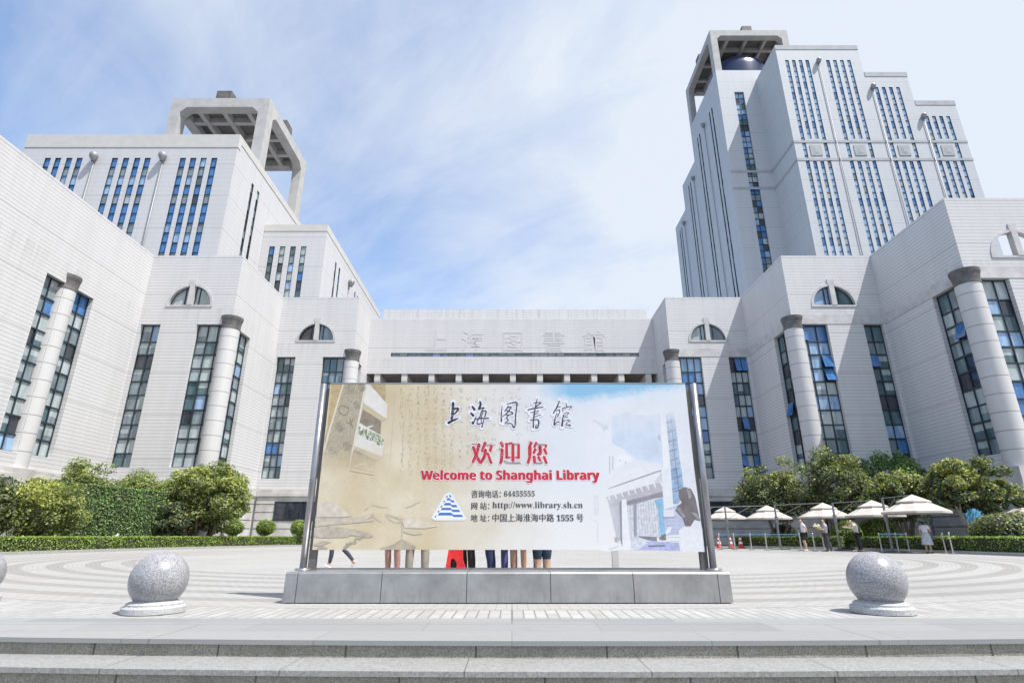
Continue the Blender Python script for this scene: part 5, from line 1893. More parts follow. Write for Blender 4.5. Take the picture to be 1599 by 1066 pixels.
def garden():
    kerb(PATH_L, 1, -32.2, 'kerb')
    kerb(PATH_R1, 1, 24.2, 'kerb')
    kerb(PATH_R2, 1, 32.3, 'kerb')
    hedge(PATH_L, .75, .1, .80, 'long low bright green hedge in front of the left-hand trees', dens=300, seed=3)
    hedge(PATH_R1, .75, .1, .80, 'short low hedge behind the queue barrier and white-shirted man', dens=190, seed=4, new=.10)
    hedge(PATH_R2, .75, .1, .80, 'low dark green hedge behind the woman in the grey skirt', dens=190, seed=5, new=.08)
    gl, gr_ = 'trees in front of the left wing', 'trees behind the parasols'
    tree(-22.9, 43.6, 0.9, 6.5, 3.75, 2.6, 'camphor', 'broad dense tree beside the low window, tallest behind the left hedge', gl, new=.22, stems=4, n_leaf=24000, seed=11, leaf=.24)
    tree(-29.0, 38.4, 1.0, 5.5, 2.7, 1.8, 'camphor', 'olive tree rising behind the tall green screen, under the corner wall', gl, new=.10, stems=3, n_leaf=13000, seed=12)
    tree(-26.6, 42.0, .9, 5.5, 2.9, 1.9, 'camphor', 'dull green tree between the clipped screen and the broad tree', gl, new=.06, stems=3, n_leaf=17000, seed=13)
    tree(-25.9, 32.2, .35, 3.95, 2.6, 1.7, 'camphor', 'small yellow-green tree with pale forked trunk by the left hedge', gl, new=.30, stems=2, n_leaf=17000, seed=14, bark='pale_bark', leaf=.17)
    tree(-28.6, 31.0, .3, 4.3, 2.3, 1.6, 'osmanthus', 'dark grey-green tree at the left edge of the photo', gl, new=.05, stems=3, n_leaf=13000, seed=15)
    tree(-23.6, 40.6, .3, 3.3, 1.3, 1.0, 'osmanthus', 'dark low bushy tree between the clipped screen and the broad tree trunk', gl, new=.05, stems=3, n_leaf=7000, seed=16)
    hedge([(-26.4, 33.6), (-25.6, 36.5), (-24.9, 40.6)], 1.7, .1, 3.75, 'tall clipped green screen between the left-hand trees', None, 'bright', dens=230, leaf=.14, name='tall_hedge', seed=6, new=.22)
    gs = 'clipped ball shrubs before the left wing'
    for i, (x, y, lab) in enumerate(((-23.2, 49.3, 'clipped ball shrub next to the broad tree'), (-20.75, 49.8, 'clipped ball shrub below the basement window, middle of three'), (-17.9, 49.9, 'clipped ball shrub half hidden by the sign post'))):
        ball_shrub(x, y, 1.48, .80, .66, lab, gs, seed=20 + i, leaf=.11, z0=0)
    tree(20.0, 44.2, 1.5, 6.1, 2.55, 2.0, 'osmanthus', 'round dark tree with yellowish top left of the right-hand row', gr_, new=.22, stems=3, n_leaf=16000, seed=31)
    tree(23.0, 41.3, 1.3, 6.75, 2.6, 2.1, 'osmanthus', 'tall dark tree right behind the middle parasols', gr_, new=.16, stems=4, n_leaf=18000, seed=32)
    tree(27.6, 41.6, 1.5, 7.1, 2.4, 2.0, 'bright', 'fresh green tree at the back of the right-hand row', gr_, new=.10, stems=3, n_leaf=14000, seed=33)
    tree(24.4, 36.6, 1.5, 5.0, 2.2, 1.8, 'osmanthus', 'dusky tree above the largest parasol', gr_, new=.20, stems=3, n_leaf=15000, seed=34)
    tree(26.3, 33.4, 1.75, 5.0, 2.65, 2.0, 'osmanthus', 'umbrella-shaped yellow-topped tree with twin pale trunks at the right', gr_, new=.36, stems=2, n_leaf=16000, seed=35, bark='pale_bark')
    ball_shrub(25.9, 30.2, 1.05, 2.1, .95, 'wide dark mounded bush above the hedge at the right edge', None, 'osmanthus', n=6500, name='mounded_bush', seed=36, leaf=.15, new=.14)
    gb = 'round shrubs behind the right-hand hedge'
    ball_shrub(26.1, 42.3, 1.15, 1.25, .9, 'bright green round shrub right of the leaning man in black', gb, 'hedge', n=4200, seed=37, new=.4)
    ball_shrub(22.6, 40.0, 1.0, .95, .8, 'bright green round shrub between the man in grey and the parasol pole', gb, 'hedge', n=3200, seed=38, new=.4)
    ball_shrub(20.9, 45.5, .95, .95, .75, 'near-black round shrub left of the white-shirted man', gb, 'osmanthus', n=3200, seed=39, new=0)
    # small white spot lamps in the beds
    for x, y, lab in ((-23.9, 35.9, 'small white spot lamp peeping over the left hedge'), (-21.9, 47.5, 'small white spot lamp by the first ball shrub')):
        root = empty('garden_lamp', (x, y, 0), lab, 'lamp', 'spot lamps in the left bed')
        mb = MB()
        mb.tube((x, y, 0), (x, y, .72), .03, n=8)
        mb.build('stake', M['capital'], root)
        mb = MB()
        mb.tube((x - .05, y - .04, .74), (x + .06, y + .06, .92), .07, .09, 12)
        mb.build('lamp_head', plain('white_lamp', (0.75, 0.75, 0.75), .4), root, smooth=False)


garden()


# ------------------------------------------------------------------ parasols, barrier posts, cones
M['canvas'] = plain('beige_canvas', (0.48, 0.44, 0.40), 0.9, var=0.10, scale=1.5)
M['pole'] = plain('grey_pole', (0.20, 0.20, 0.21), 0.45, 0.4)
M['white_metal'] = plain('bright_steel', (0.55, 0.55, 0.55), 0.35, 0.6)
M['belt'] = plain('blue_belt', (0.15, 0.33, 0.55), 0.6)
M['cone'] = plain('cone_red', (0.60, 0.05, 0.04), 0.5)
M['cone_white'] = plain('cone_white', (0.75, 0.75, 0.75), 0.5)


def parasol():
    g_ = 'beige cantilever parasols over the queue'
    # pole x, pole y, canopy x, canopy y, rim height, label
    rows = [(19.85, 31.2, 20.6, 29.9, 1.98, 'nearest and largest beige parasol, under the dusky tree'),
            (19.0, 34.6, 20.75, 33.6, 1.92, 'second beige parasol from the right, above the leaning man in black'),
            (16.9, 37.6, 19.6, 36.8, 1.95, 'beige parasol directly above the man in the white shirt'),
            (14.75, 40.5, 17.7, 40.6, 1.98, 'beige parasol in front of the round dark tree'),
            (13.2, 43.0, 15.85, 43.6, 2.05, 'farthest beige parasol, partly hidden by the sign post'),
            (31.2, 32.0, 29.6, 33.2, 1.95, 'beige parasol behind the mounded bush at the right edge')]
    for px, py, cx, cy, h, lab in rows:
        root = empty('parasol', (px, py, 0), lab, 'parasol', g_)
        R = 1.52
        n = 8
        mb = MB()
        ring = lambda r, z, ph=.2: [(cx + r * math.cos(ph + 2 * math.pi * i / n), cy + r * math.sin(ph + 2 * math.pi * i / n), z) for i in range(n)]
        a, b = ring(R, h), ring(R * .42, h + .46)
        c = ring(R, h - .10)
        for i in range(n):
            j = (i + 1) % n
            # the cloth sags a little between the ribs
            mid = tuple((a[i][k] + a[j][k] + b[i][k] + b[j][k]) / 4 - (.03 if k == 2 else 0) for k in range(3))
            mb.add([a[i], a[j], b[j], b[i], mid], [(0, 1, 4), (1, 2, 4), (2, 3, 4), (3, 0, 4)])
            mb.quad(a[i], a[j], c[j], c[i])
        can = mb.build('canopy', M['canvas'], root)
        mb = MB()
        a2, top = ring(R * .50, h + .50), (cx, cy, h + .86)
        c2 = ring(R * .50, h + .43)
        for i in range(n):
            j = (i + 1) % n
            mb.add([a2[i], a2[j], top], [(0, 1, 2)])
            mb.quad(a2[i], a2[j], c2[j], c2[i])
        mb.build('canopy_vent', M['canvas'], can)
        for i in range(n):
            mb = MB()
            mb.tube((cx, cy, h + .34), (a[i][0], a[i][1], h - .02), .014, n=5)
            mb.build('rib', M['pole'], root)
        mb = MB()
        mb.tube((px, py, .08), (px, py, h + .76), .07, .055, 10)
        mb.tube((px, py, 1.55), (px, py, 2.0), .095, .095, 10)
        mb.build('pole', M['pole'], root)
        mb = MB()
        mb.tube((px, py, h + .74), (cx, cy, h + .83), .020, .018, 8)
        mb.tube((cx, cy, h + .80), (cx, cy, h + .25), .03, .05, 8)
        mb.tube((px, py, 1.9), (px + (cx - px) * .6, py + (cy - py) * .3, h + .74), .016, .016, 6)
        mb.build('arm', M['pole'], root)
        mb = MB()
        for ang in (.4, .4 + math.pi / 2):
            dx, dy = .75 * math.cos(ang), .75 * math.sin(ang)
            mb.tube((px - dx, py - dy, .05), (px + dx, py + dy, .05), .045, n=6)
        mb.build('cross_base', M['pole'], root)


parasol()


def stanchions():
    g_ = 'queue barrier posts under the parasols'
    spots = [(1125, 38.0, 'farthest barrier post beside the sign, by the cones'), (1148, 37.4, 'barrier post between the red cones'), (1174, 36.8, 'barrier post just right of the cones'),
             (1198, 36.2, 'barrier post left of the pole of the fourth parasol'), (1252, 34.6, 'barrier post beside the white-shirted man'), (1273, 34.2, 'barrier post between the white-shirted man and the man in grey'),
             (1288, 33.6, 'barrier post touching the man in grey'), (1378, 31.2, 'barrier post left of the nearest parasol pole'), (1404, 30.7, 'barrier post right of the nearest parasol pole'),
             (1421, 30.4, 'tilted-looking barrier post midway to the woman in the skirt'), (1478, 29.4, 'thin barrier post right of the woman in the skirt'), (1489, 28.6, 'rightmost barrier post, alone before the dark hedge')]
    proto = None
    pos = []
    for px, Y, lab in spots:
        zc = Y * CP - EYE * SP
        x = (px - 799.5) / FPX * zc
        pos.append((x, Y))
        if proto is None:
            root = empty('barrier_post', (x, Y, 0), lab, 'barrier post', g_)
            mb = MB()
            mb.lathe((x, Y, 0), [(0, .004), (.19, .004), (.19, .02), (.06, .045), (.034, .06)], 20)
            mb.build('base', M['pole'], root)
            mb = MB()
            mb.lathe((x, Y, 0), [(.032, .05), (.032, .86), (.04, .865), (.04, .96), (.03, .975), (0, .98)], 14)
            mb.build('post', M['white_metal'], root, smooth=True)
            proto = root
        else:
            r = copy_tree(proto)
            r.location = (x, Y, 0)
            r['label'] = lab
    i0 = 0
    for i, j in ((0, 1), (1, 2), (2, 3), (3, 4), (4, 5), (7, 8), (8, 9)):
        a, b = pos[i], pos[j]
        mb = MB()
        d = Vector((b[0] - a[0], b[1] - a[1], 0)).normalized() * .045
        mb.quad((a[0] + d.x, a[1] + d.y, .88), (b[0] - d.x, b[1] - d.y, .88), (b[0] - d.x, b[1] - d.y, .935), (a[0] + d.x, a[1] + d.y, .935))
        mb.quad((a[0] + d.x, a[1] + d.y + .006, .88), (b[0] - d.x, b[1] - d.y + .006, .88), (b[0] - d.x, b[1] - d.y + .006, .935), (a[0] + d.x, a[1] + d.y + .006, .935))
        post = [o for o in COL.objects if o.name.startswith('barrier_post') and o.parent is None][i]
        mb.build('belt', M['belt'], post)
    # lone post seen through the gap under the board
    x = (962 - 799.5) / FPX * (13.5 * CP - .26)
    root = empty('short_post', (x, 13.5, 0), 'short grey post seen under the board, right of all the legs', 'post')
    mb = MB()
    mb.box(x - .07, x + .07, 13.45, 13.55, 0.004, .62)
    mb.build('shaft', M['concrete'], root)
    mb = MB()
    mb.box(x - .14, x + .14, 13.4, 13.6, 0.002, .05)
    mb.build('foot', M['capital'], root)


stanchions()


def cones():
    g_ = 'traffic cones beside the parasols'
    proto = None
    for px, Y, lab in ((1157, 41.5, 'nearest red and white traffic cone, right of the other two'), (1141, 42.5, 'red and white traffic cone, middle of the three'), (1123, 42.5, 'red and white traffic cone next to the sign post')):
        x = (px - 799.5) / FPX * (Y * CP - .2)
        if proto is None:
            root = empty('traffic_cone', (x, Y, 0), lab, 'cone', g_)
            mb = MB()
            mb.box(x - .24, x + .24, Y - .24, Y + .24, .004, .05)
            mb.build('base', M['cone'], root)
            mb = MB()
            zz = [.05, .30, .45, .58, .70, .92]
            for i in range(5):
                r0, r1 = [.19 - .16 * (z - .05) / .87 for z in (zz[i], zz[i + 1])]
                n0 = len(mb.f)
                mb.lathe((x, Y, 0), [(r0, zz[i]), (r1, zz[i + 1])], 16)
                for k in range(n0, len(mb.f)):
                    mb.m[k] = i % 2
            mb.build('body', [M['cone'], M['cone_white']], root, smooth=True)
            proto = root
        else:
            r = copy_tree(proto)
            r.location = (x, Y, 0)
            r['label'] = lab


cones()


def board_and_rails():
    # blue notice board and white ramp rails between the trunks at the right
    root = empty('notice_board', (28.3, 35.2, .1), 'light blue notice board behind the twin pale trunks', 'board')
    mb = MB()
    mb.box(27.3, 29.0, 35.3, 35.38, 1.5, 2.7)
    mb.build('board', plain('notice_blue', (0.12, 0.42, 0.75), .4, var=.2, scale=2), root)
    for x in (27.5, 28.8):
        mb = MB()
        mb.tube((x, 35.42, .1), (x, 35.42, 2.7), .035, n=8)
        mb.build('leg', M['pole'], root)
    root = empty('ramp_rail', (26.9, 33.9, .1), 'three sloping white rails left of the twin pale trunks', 'railing')
    for k in range(3):
        mb = MB()
        mb.tube((26.2 + k * .3, 34.2, 1.45 - k * .36), (27.9 + k * .1, 34.4, 2.1 - k * .36), .03, n=8)
        mb.build('rail', M['cone_white'], root)
    for x, z in ((26.5, 1.56), (27.8, 2.05)):
        mb = MB()
        mb.tube((x, 34.32, .1), (x, 34.32, z), .03, n=8)
        mb.build('post', M['cone_white'], root)


board_and_rails()


# ------------------------------------------------------------------ people
def skin_mesh(verts, edges, rad, root=0, sub=1):
    me = bpy.data.meshes.new('tmp')
    me.from_pydata(verts, edges, [])
    o = bpy.data.objects.new('tmp', me)
    COL.objects.link(o)
    sk = o.modifiers.new('skin', 'SKIN')
    sk.use_smooth_shade = True
    if not me.skin_vertices:
        bpy.context.view_layer.objects.active = o
    lay = me.skin_vertices[0].data if me.skin_vertices else None
    if lay is not None:
        for i, r in enumerate(rad):
            rr = r if isinstance(r, tuple) else (r, r)
            lay[i].radius = rr
            lay[i].use_root = (i == root)
    ss = o.modifiers.new('sub', 'SUBSURF')
    ss.levels = sub
    ss.render_levels = sub
    dg = bpy.context.evaluated_depsgraph_get()
    dg.update()
    out = bpy.data.meshes.new_from_object(o.evaluated_get(dg))
    bpy.data.objects.remove(o)
    bpy.data.meshes.remove(me)
    return out


SKIN = plain('skin', (0.50, 0.32, 0.23), .55, var=.08, scale=12)
SKIN2 = plain('skin_tanned', (0.42, 0.22, 0.17), .55, var=.08, scale=12)
HAIR = plain('black_hair', (0.012, 0.011, 0.012), .5, var=.2)
CLOTH = {}


def cloth(col):
    if col not in CLOTH:
        CLOTH[col] = plain('cloth', col, .85, var=.16, scale=9, bump=.15)
    return CLOTH[col]


def person(x, y, rz, label, height=1.70, top=(.7, .7, .7), legs='trousers', leg_col=(.05, .05, .06), shoe=(.7, .7, .7), pose=None, hair='short', skin=SKIN, mask=False, group=None, sleeve='short', skirt=None, bag=None, top_long=False, leg_w=1.0):
    """figure facing +y before rotation; pose overrides joint positions"""
    J = {'pelvis': (0, 0, .93), 'waist': (0, .0, 1.08), 'chest': (0, .01, 1.27), 'neck0': (0, -.005, 1.42), 'neck1': (0, .01, 1.49), 'head': (0, .025, 1.575), 'crown': (0, .02, 1.66), 'nose': (0, .12, 1.56)}
    for s, k in ((-1, 'l'), (1, 'r')):
        J.update({'sh' + k: (s * .17, -.005, 1.385), 'el' + k: (s * .235, -.02, 1.11), 'wr' + k: (s * .235, .06, .88), 'hip' + k: (s * .095, 0, .88), 'kn' + k: (s * .10, .025, .49), 'an' + k: (s * .10, -.02, .09), 'ba' + k: (s * .115, .10, .035), 'he' + k: (s * .10, -.06, .035)})
    if pose:
        J.update(pose)
    R = {'pelvis': (.15, .105), 'waist': (.125, .092), 'chest': (.155, .105), 'neck0': (.075, .065), 'neck1': (.052, .055), 'head': (.078, .095), 'crown': (.055, .07), 'nose': .018}
    for k in 'lr':
        R.update({'sh' + k: .058, 'el' + k: .042, 'wr' + k: .028, 'hip' + k: .085, 'kn' + k: .056 * leg_w, 'an' + k: .036 * leg_w, 'ba' + k: .032, 'he' + k: .03})
    E = [('pelvis', 'waist'), ('waist', 'chest'), ('chest', 'neck0'), ('neck0', 'neck1'), ('neck1', 'head'), ('head', 'crown'), ('head', 'nose')]
    for k in 'lr':
        E += [('chest', 'sh' + k), ('sh' + k, 'el' + k), ('el' + k, 'wr' + k), ('pelvis', 'hip' + k), ('hip' + k, 'kn' + k), ('kn' + k, 'an' + k), ('an' + k, 'ba' + k), ('an' + k, 'he' + k)]
    # calf
    for k in 'lr':
        a, b = Vector(J['kn' + k]), Vector(J['an' + k])
        J['ca' + k] = tuple(a.lerp(b, .33) + Vector((0, -.022, 0)))
        R['ca' + k] = .056 * leg_w
        E.remove(('kn' + k, 'an' + k))
        E += [('kn' + k, 'ca' + k), ('ca' + k, 'an' + k)]
        # hand: palm, four bent fingers, thumb from the side
        w, e = Vector(J['wr' + k]), Vector(J['el' + k])
        d = (w - e).normalized()
        side = d.cross(Vector((0, 1, 0.3))).normalized()
        curl = d.cross(side).normalized() * (-1)
        J['pa' + k] = tuple(w + d * .07)
        R['pa' + k] = (.036, .018)
        E.append(('wr' + k, 'pa' + k))
        for f, (o_, L) in enumerate(((-.028, .062), (-.009, .074), (.010, .070), (.028, .055))):
            p0 = w + d * .085 + side * o_
            p1 = p0 + d * L * .55 + curl * .012
            p2 = p1 + d * L * .4 + curl * .03
            for q, p in ((f'f{f}a{k}', p0), (f'f{f}b{k}', p1), (f'f{f}c{k}', p2)):
                J[q] = tuple(p); R[q] = .0085
            E += [('pa' + k, f'f{f}a{k}'), (f'f{f}a{k}', f'f{f}b{k}'), (f'f{f}b{k}', f'f{f}c{k}')]
        t0 = w + d * .04 - side * .035
        t1 = t0 + d * .035 - side * .018 + curl * .015
        J['t0' + k], J['t1' + k] = tuple(t0), tuple(t1)
        R['t0' + k], R['t1' + k] = .011, .009
        E += [('wr' + k, 't0' + k), ('t0' + k, 't1' + k)]
    sc = height / 1.72

    def mesh(names, edges, grow=0.0, rad=None, root=None, sub=1):
        nm = list(names)
        ix = {n: i for i, n in enumerate(nm)}
        vs = [tuple(c * sc for c in J[n]) for n in nm]
        rr = []
        for n in nm:
            r = (rad or {}).get(n, R[n])
            r = r if isinstance(r, tuple) else (r, r)
            rr.append(((r[0] + grow) * sc, (r[1] + grow) * sc))
        return skin_mesh(vs, [(ix[a], ix[b]) for a, b in edges if a in ix and b in ix], rr, ix[root] if root else 0, sub)
    body = mesh(J.keys(), E, root='pelvis')
    body.materials.clear(); body.materials.append(skin)
    o = bpy.data.objects.new('person', body)
    COL.objects.link(o)
    o.location = (x, y, 0)
    o.rotation_euler = (0, 0, rz)
    tag(o, label, 'person', group)

    def part(name, me, mat):
        me.materials.clear(); me.materials.append(mat)
        return link_mesh(name, me, o)
    # shirt
    nm = ['pelvis', 'waist', 'chest', 'neck0', 'shl', 'shr', 'ell', 'elr'] + (['wrl', 'wrr'] if sleeve == 'long' else [])
    if sleeve == 'short':
        for k in 'lr':
            J['sl' + k] = tuple(Vector(J['sh' + k]).lerp(Vector(J['el' + k]), .62)); R['sl' + k] = .058
        nm = ['pelvis', 'waist', 'chest', 'neck0', 'shl', 'shr', 'sll', 'slr']
        ed = [('pelvis', 'waist'), ('waist', 'chest'), ('chest', 'neck0'), ('chest', 'shl'), ('chest', 'shr'), ('shl', 'sll'), ('shr', 'slr')]
    else:
        ed = E
    part('shirt', mesh(nm, ed, .018, {'neck0': (.07, .06)}, 'pelvis'), cloth(top))
    if legs == 'trousers':
        nm = ['pelvis', 'hipl', 'hipr', 'knl', 'knr', 'cal', 'car', 'anl', 'anr']
        part('trousers', mesh(nm, E, .026, {'anl': .05, 'anr': .05, 'cal': .06, 'car': .06}, 'pelvis'), cloth(leg_col))
    elif legs == 'leggings':
        nm = ['pelvis', 'hipl', 'hipr', 'knl', 'knr', 'cal', 'car', 'anl', 'anr']
        part('leggings', mesh(nm, E, .006, None, 'pelvis'), cloth(leg_col))
    elif legs == 'shorts':
        for k in 'lr':
            J['th' + k] = tuple(Vector(J['hip' + k]).lerp(Vector(J['kn' + k]), .85)); R['th' + k] = .085
        part('shorts', mesh(['pelvis', 'hipl', 'hipr', 'thl', 'thr'], [('pelvis', 'hipl'), ('pelvis', 'hipr'), ('hipl', 'thl'), ('hipr', 'thr')], .02, None, 'pelvis'), cloth(leg_col))
    if skirt:
        mb = MB()
        px_, py_, pz_ = J['pelvis']
        mb.lathe((px_ * sc, py_ * sc, 0), [(.15 * sc, (pz_ + .12) * sc), (.19 * sc, (pz_ - .02) * sc), (.24 * sc, (pz_ - .28) * sc), (.27 * sc, (pz_ - .50) * sc)], 22)
        me = bpy.data.meshes.new('skirt')
        me.from_pydata(mb.v, [], mb.f)
        part('skirt', me, cloth(skirt))
    for k in 'lr':
        part('shoe', mesh(['an' + k, 'ba' + k, 'he' + k], [('an' + k, 'ba' + k), ('an' + k, 'he' + k)], .014, None, 'an' + k), cloth(shoe))
    # hair
    hx, hy, hz = J['head']
    J['h1'], J['h2'] = (hx, hy - .022, hz + .055), (hx, hy - .055, hz - .01)
    R['h1'], R['h2'] = (.082, .088), (.075, .06)
    nm, ed = ['h1', 'h2'], [('h1', 'h2')]
    if hair == 'long':
        J['h3'] = (hx, hy - .075, hz - .22); R['h3'] = (.075, .035)
        nm.append('h3'); ed.append(('h2', 'h3'))
    part('hair', mesh(nm, ed, 0, None, 'h1'), HAIR)
    # eyes and mouth
    for s in (-1, 1):
        mb = MB()
        c = ((hx + s * .032) * sc, (hy + .082) * sc, (hz + .012) * sc)
        mb.lathe(c, [(0, -.009), (.011, -.004), (.011, .004), (0, .009)], 8)
        me = bpy.data.meshes.new('eye'); me.from_pydata(mb.v, [], mb.f)
        part('eye', me, HAIR)
    if mask:
        J['m0'], J['m1'] = (hx, hy + .055, hz - .035), (hx, hy + .075, hz - .065)
        R['m0'], R['m1'] = (.055, .045), (.04, .03)
        part('face_mask', mesh(['m0', 'm1'], [('m0', 'm1')], 0, None, 'm0'), cloth((.72, .74, .78)))
    else:
        mb = MB()
        mb.box((hx - .02) * sc, (hx + .02) * sc, (hy + .085) * sc, (hy + .097) * sc, (hz - .052) * sc, (hz - .044) * sc)
        me = bpy.data.meshes.new('mouth'); me.from_pydata(mb.v, [], mb.f)
        part('mouth', me, cloth((.35, .12, .11)))
    return o


def at_ground(px, Y):
    return (px - 799.5) / FPX * (Y * CP - EYE * SP)


def people():
    # under the parasols
    person(at_ground(1259, 33.6), 33.6, math.radians(75), 'man in a white T-shirt and black shorts, hands on his back, under a parasol', 1.78, (.62, .62, .64), 'shorts', (.02, .022, .03), (.75, .75, .78),
           {'ell': (-.28, -.13, 1.15), 'wrl': (-.12, -.17, 1.0), 'elr': (.28, -.13, 1.15), 'wrr': (.12, -.17, 1.02)}, mask=True)
    person(at_ground(1294, 33.3), 33.3, math.radians(80), 'man in a grey T-shirt and dark trousers holding flowers, under a parasol', 1.75, (.42, .44, .47), 'trousers', (.07, .07, .075), (.05, .05, .06),
           {'ell': (-.22, .08, 1.13), 'wrl': (-.14, .32, 1.18), 'elr': (.22, .08, 1.13), 'wrr': (.12, .32, 1.16), 'knl': (-.10, -.02, .49), 'anl': (-.10, -.16, .10), 'bal': (-.11, -.04, .035), 'hel': (-.10, -.2, .045)})
    lean = {'waist': (0, .03, 1.08), 'chest': (0, .09, 1.26), 'neck0': (0, .14, 1.40), 'neck1': (0, .17, 1.46), 'head': (0, .22, 1.53), 'crown': (0, .24, 1.62), 'nose': (0, .31, 1.50),
            'shl': (-.17, .12, 1.37), 'shr': (.17, .12, 1.37), 'ell': (-.22, .28, 1.18), 'wrl': (-.12, .50, 1.22), 'elr': (.22, .28, 1.18), 'wrr': (.12, .50, 1.24)}
    p = person(at_ground(1344, 32.0), 32.0, math.radians(82), 'man in black trousers and white top leaning forward with a dark backpack', 1.75, (.52, .52, .55), 'trousers', (.014, .014, .018), (.03, .03, .03), lean, mask=True)
    J = skin_mesh([(0, -.10, 1.02), (0, -.07, 1.2), (0, .0, 1.36)], [(0, 1), (1, 2)], [(.15, .09), (.17, .11), (.12, .07)], 0)
    J.materials.clear(); J.materials.append(cloth((.02, .02, .03)))
    bp_ = link_mesh('backpack', J, None, None)
    bp_.location = p.location
    bp_.rotation_euler = p.rotation_euler
    tag(bp_, 'dark backpack on the back of the leaning man', 'backpack')
    fl = MB()
    c0 = Vector((at_ground(1294, 33.3), 33.3, 0)) + Matrix.Rotation(math.radians(80), 3, 'Z') @ Vector((-.02, .40, 1.2))
    rg = random.Random(9)
    for i in range(60):
        a, b = rg.uniform(0, 6.28), rg.uniform(-.3, 1.3)
        r = rg.uniform(.08, .22)
        p0 = c0 + Vector((r * math.cos(a) * math.cos(b), r * math.sin(a) * math.cos(b), .1 + r * math.sin(b)))
        s = .045
        q = Vector((rg.uniform(-1, 1), rg.uniform(-1, 1), rg.uniform(-1, 1))).normalized() * s
        w = q.orthogonal().normalized() * s
        fl.quad(p0 - q, p0 + w, p0 + q, p0 - w, 0 if rg.random() < .55 else 1)
    fl.tube(c0 + Vector((0, 0, -.22)), c0 + Vector((0, 0, .1)), .02, .06, 8, 0)
    o = fl.build('flower_bunch', [LEAF['camphor'][0], cloth((.72, .66, .55))], None, loc=tuple(c0))
    tag(o, 'bunch of flowers held by the man in grey', 'flowers')
    w = person(at_ground(1452, 29.6), 29.6, math.radians(-60), 'woman with long black hair in a white top and pale grey skirt', 1.60, (.60, .60, .66), 'bare', (.1, .1, .1), (.03, .03, .03),
               {'elr': (.24, .05, 1.12), 'wrr': (.14, .26, 1.14), 'head': (0, .05, 1.555), 'nose': (0, .145, 1.52)}, hair='long', skirt=(.44, .45, .50), sleeve='short')
    hb = skin_mesh([(.0, 0, 0), (0, 0, .12), (0, 0, .2)], [(0, 1), (1, 2)], [(.11, .05), (.11, .05), (.06, .03)], 0)
    hb.materials.clear(); hb.materials.append(cloth((.10, .11, .16)))
    b = link_mesh('handbag', hb, None, (w.location.x + .27, w.location.y - .1, .62))
    tag(b, 'dark handbag hanging at the side of the woman in the skirt', 'bag')

    # people behind the board, seen from the knee down
    g_ = 'people standing behind the board'
    stride = {'knl': (-.10, .20, .52), 'anl': (-.10, .24, .12), 'bal': (-.115, .36, .10), 'hel': (-.10, .20, .045), 'knr': (.10, -.03, .50), 'anr': (.10, -.36, .20), 'bar': (.115, -.30, .06), 'her': (.10, -.42, .17)}
    person(at_ground(529, 15.2), 15.2, math.radians(78), 'person in dark leggings and white trainers walking behind the left end of the board', 1.66, (.3, .3, .35), 'leggings', (.05, .045, .075), (.82, .82, .84), stride, group=g_)
    person(at_ground(611, 12.0), 12.0, math.radians(165), 'person with bare lower legs behind the board, left of the khaki trousers', 1.72, (.5, .5, .5), 'shorts', (.1, .1, .12), (.2, .2, .2), skin=SKIN2, group=g_, leg_w=1.25)
    person(at_ground(650, 12.1), 12.1, math.radians(8), 'person in khaki trousers behind the board', 1.76, (.5, .5, .5), 'trousers', (.27, .245, .20), (.1, .1, .1), {'knl': (-.15, .02, .49), 'cal': (-.15, 0, .36), 'anl': (-.155, -.02, .09), 'hipl': (-.12, 0, .88), 'hipr': (.12, 0, .88), 'knr': (.15, .02, .49), 'anr': (.155, -.02, .09)}, group=g_, leg_w=1.15)
    person(at_ground(729, 12.3), 12.3, math.radians(150), 'person in black-brown trousers behind the board, holding the red bag', 1.72, (.5, .5, .5), 'trousers', (.035, .026, .024), (.05, .05, .05), {'wrr': (.30, .05, .80)}, group=g_)
    person(at_ground(766, 12.2), 12.2, math.radians(85), 'person in narrow navy jeans behind the board, seen from the side', 1.72, (.5, .5, .5), 'trousers', (.02, .03, .085), (.05, .05, .05), group=g_, leg_w=1.25)
    person(at_ground(795, 12.5), 12.5, math.radians(172), 'person in violet-blue trousers behind the board', 1.68, (.5, .5, .5), 'trousers', (.14, .13, .34), (.1, .1, .1), group=g_)
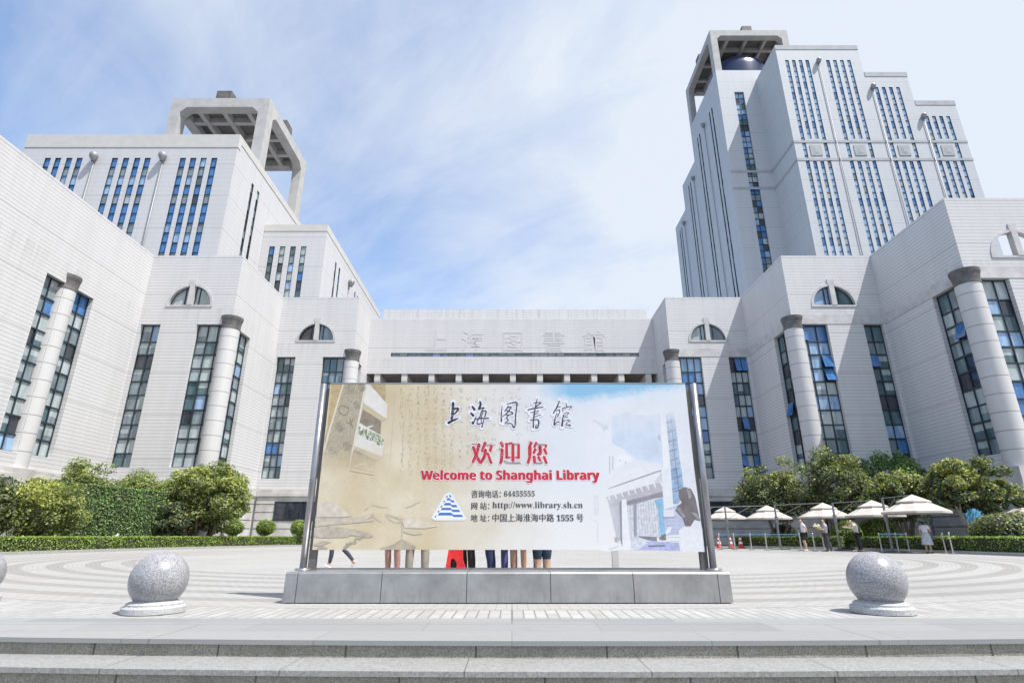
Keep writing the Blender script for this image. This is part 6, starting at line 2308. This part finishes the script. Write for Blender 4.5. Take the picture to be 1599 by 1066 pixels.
    person(at_ground(810, 11.9), 11.9, math.radians(172), 'person with bare tanned shins behind the board, beside the violet-blue trousers', 1.70, (.5, .5, .5), 'shorts', (.1, .1, .2), (.1, .1, .1), skin=plain('skin_brown', (0.36, 0.21, 0.14), .55, var=.08), group=g_, leg_w=1.15)
    person(at_ground(847, 12.1), 12.1, math.radians(190), 'person in wide dark teal jeans behind the board, rightmost of the legs', 1.76, (.5, .5, .5), 'trousers', (.025, .05, .085), (.05, .05, .05), {'knl': (-.09, .02, .49), 'knr': (.09, .02, .49)}, group=g_, leg_w=1.7)
    # red shopping bag with a cut-out handle
    bx = at_ground(711, 11.9)
    mb = MB()
    y0 = 11.85
    outl = [(-.20, .06), (.19, .06), (.20, .20), (.14, .36), (.13, .60), (-.14, .60), (-.20, .2)]
    hole = [(-.10, .13), (.02, .13), (.02, .30), (-.03, .38), (-.09, .38), (-.10, .3), (-.10, .2)]
    n = len(outl)
    for yy in (y0, y0 + .10):
        for i in range(n):
            j = (i + 1) % n
            mb.quad((bx + outl[i][0], yy, outl[i][1]), (bx + outl[j][0], yy, outl[j][1]), (bx + hole[j][0], yy + (.012 if yy == y0 else -.012), hole[j][1]), (bx + hole[i][0], yy + (.012 if yy == y0 else -.012), hole[i][1]))
    for i in range(n):
        j = (i + 1) % n
        mb.quad((bx + outl[i][0], y0, outl[i][1]), (bx + outl[j][0], y0, outl[j][1]), (bx + outl[j][0], y0 + .1, outl[j][1]), (bx + outl[i][0], y0 + .1, outl[i][1]))
    root = empty('shopping_bag', (bx, y0, .06), 'bright red shopping bag behind the board', 'bag')
    mb.build('bag_body', plain('red_plastic', (0.72, 0.035, 0.035), .4, var=.15, scale=10), root)
    mb = MB()
    mb.quad((bx - .12, y0 + .05, .11), (bx + .05, y0 + .05, .11), (bx + .05, y0 + .05, .40), (bx - .12, y0 + .05, .40))
    mb.build('inside_shade', plain('bag_shade', (0.02, 0.015, 0.02), .5), root)  # dark sheet standing in for the shade inside the bag


people()
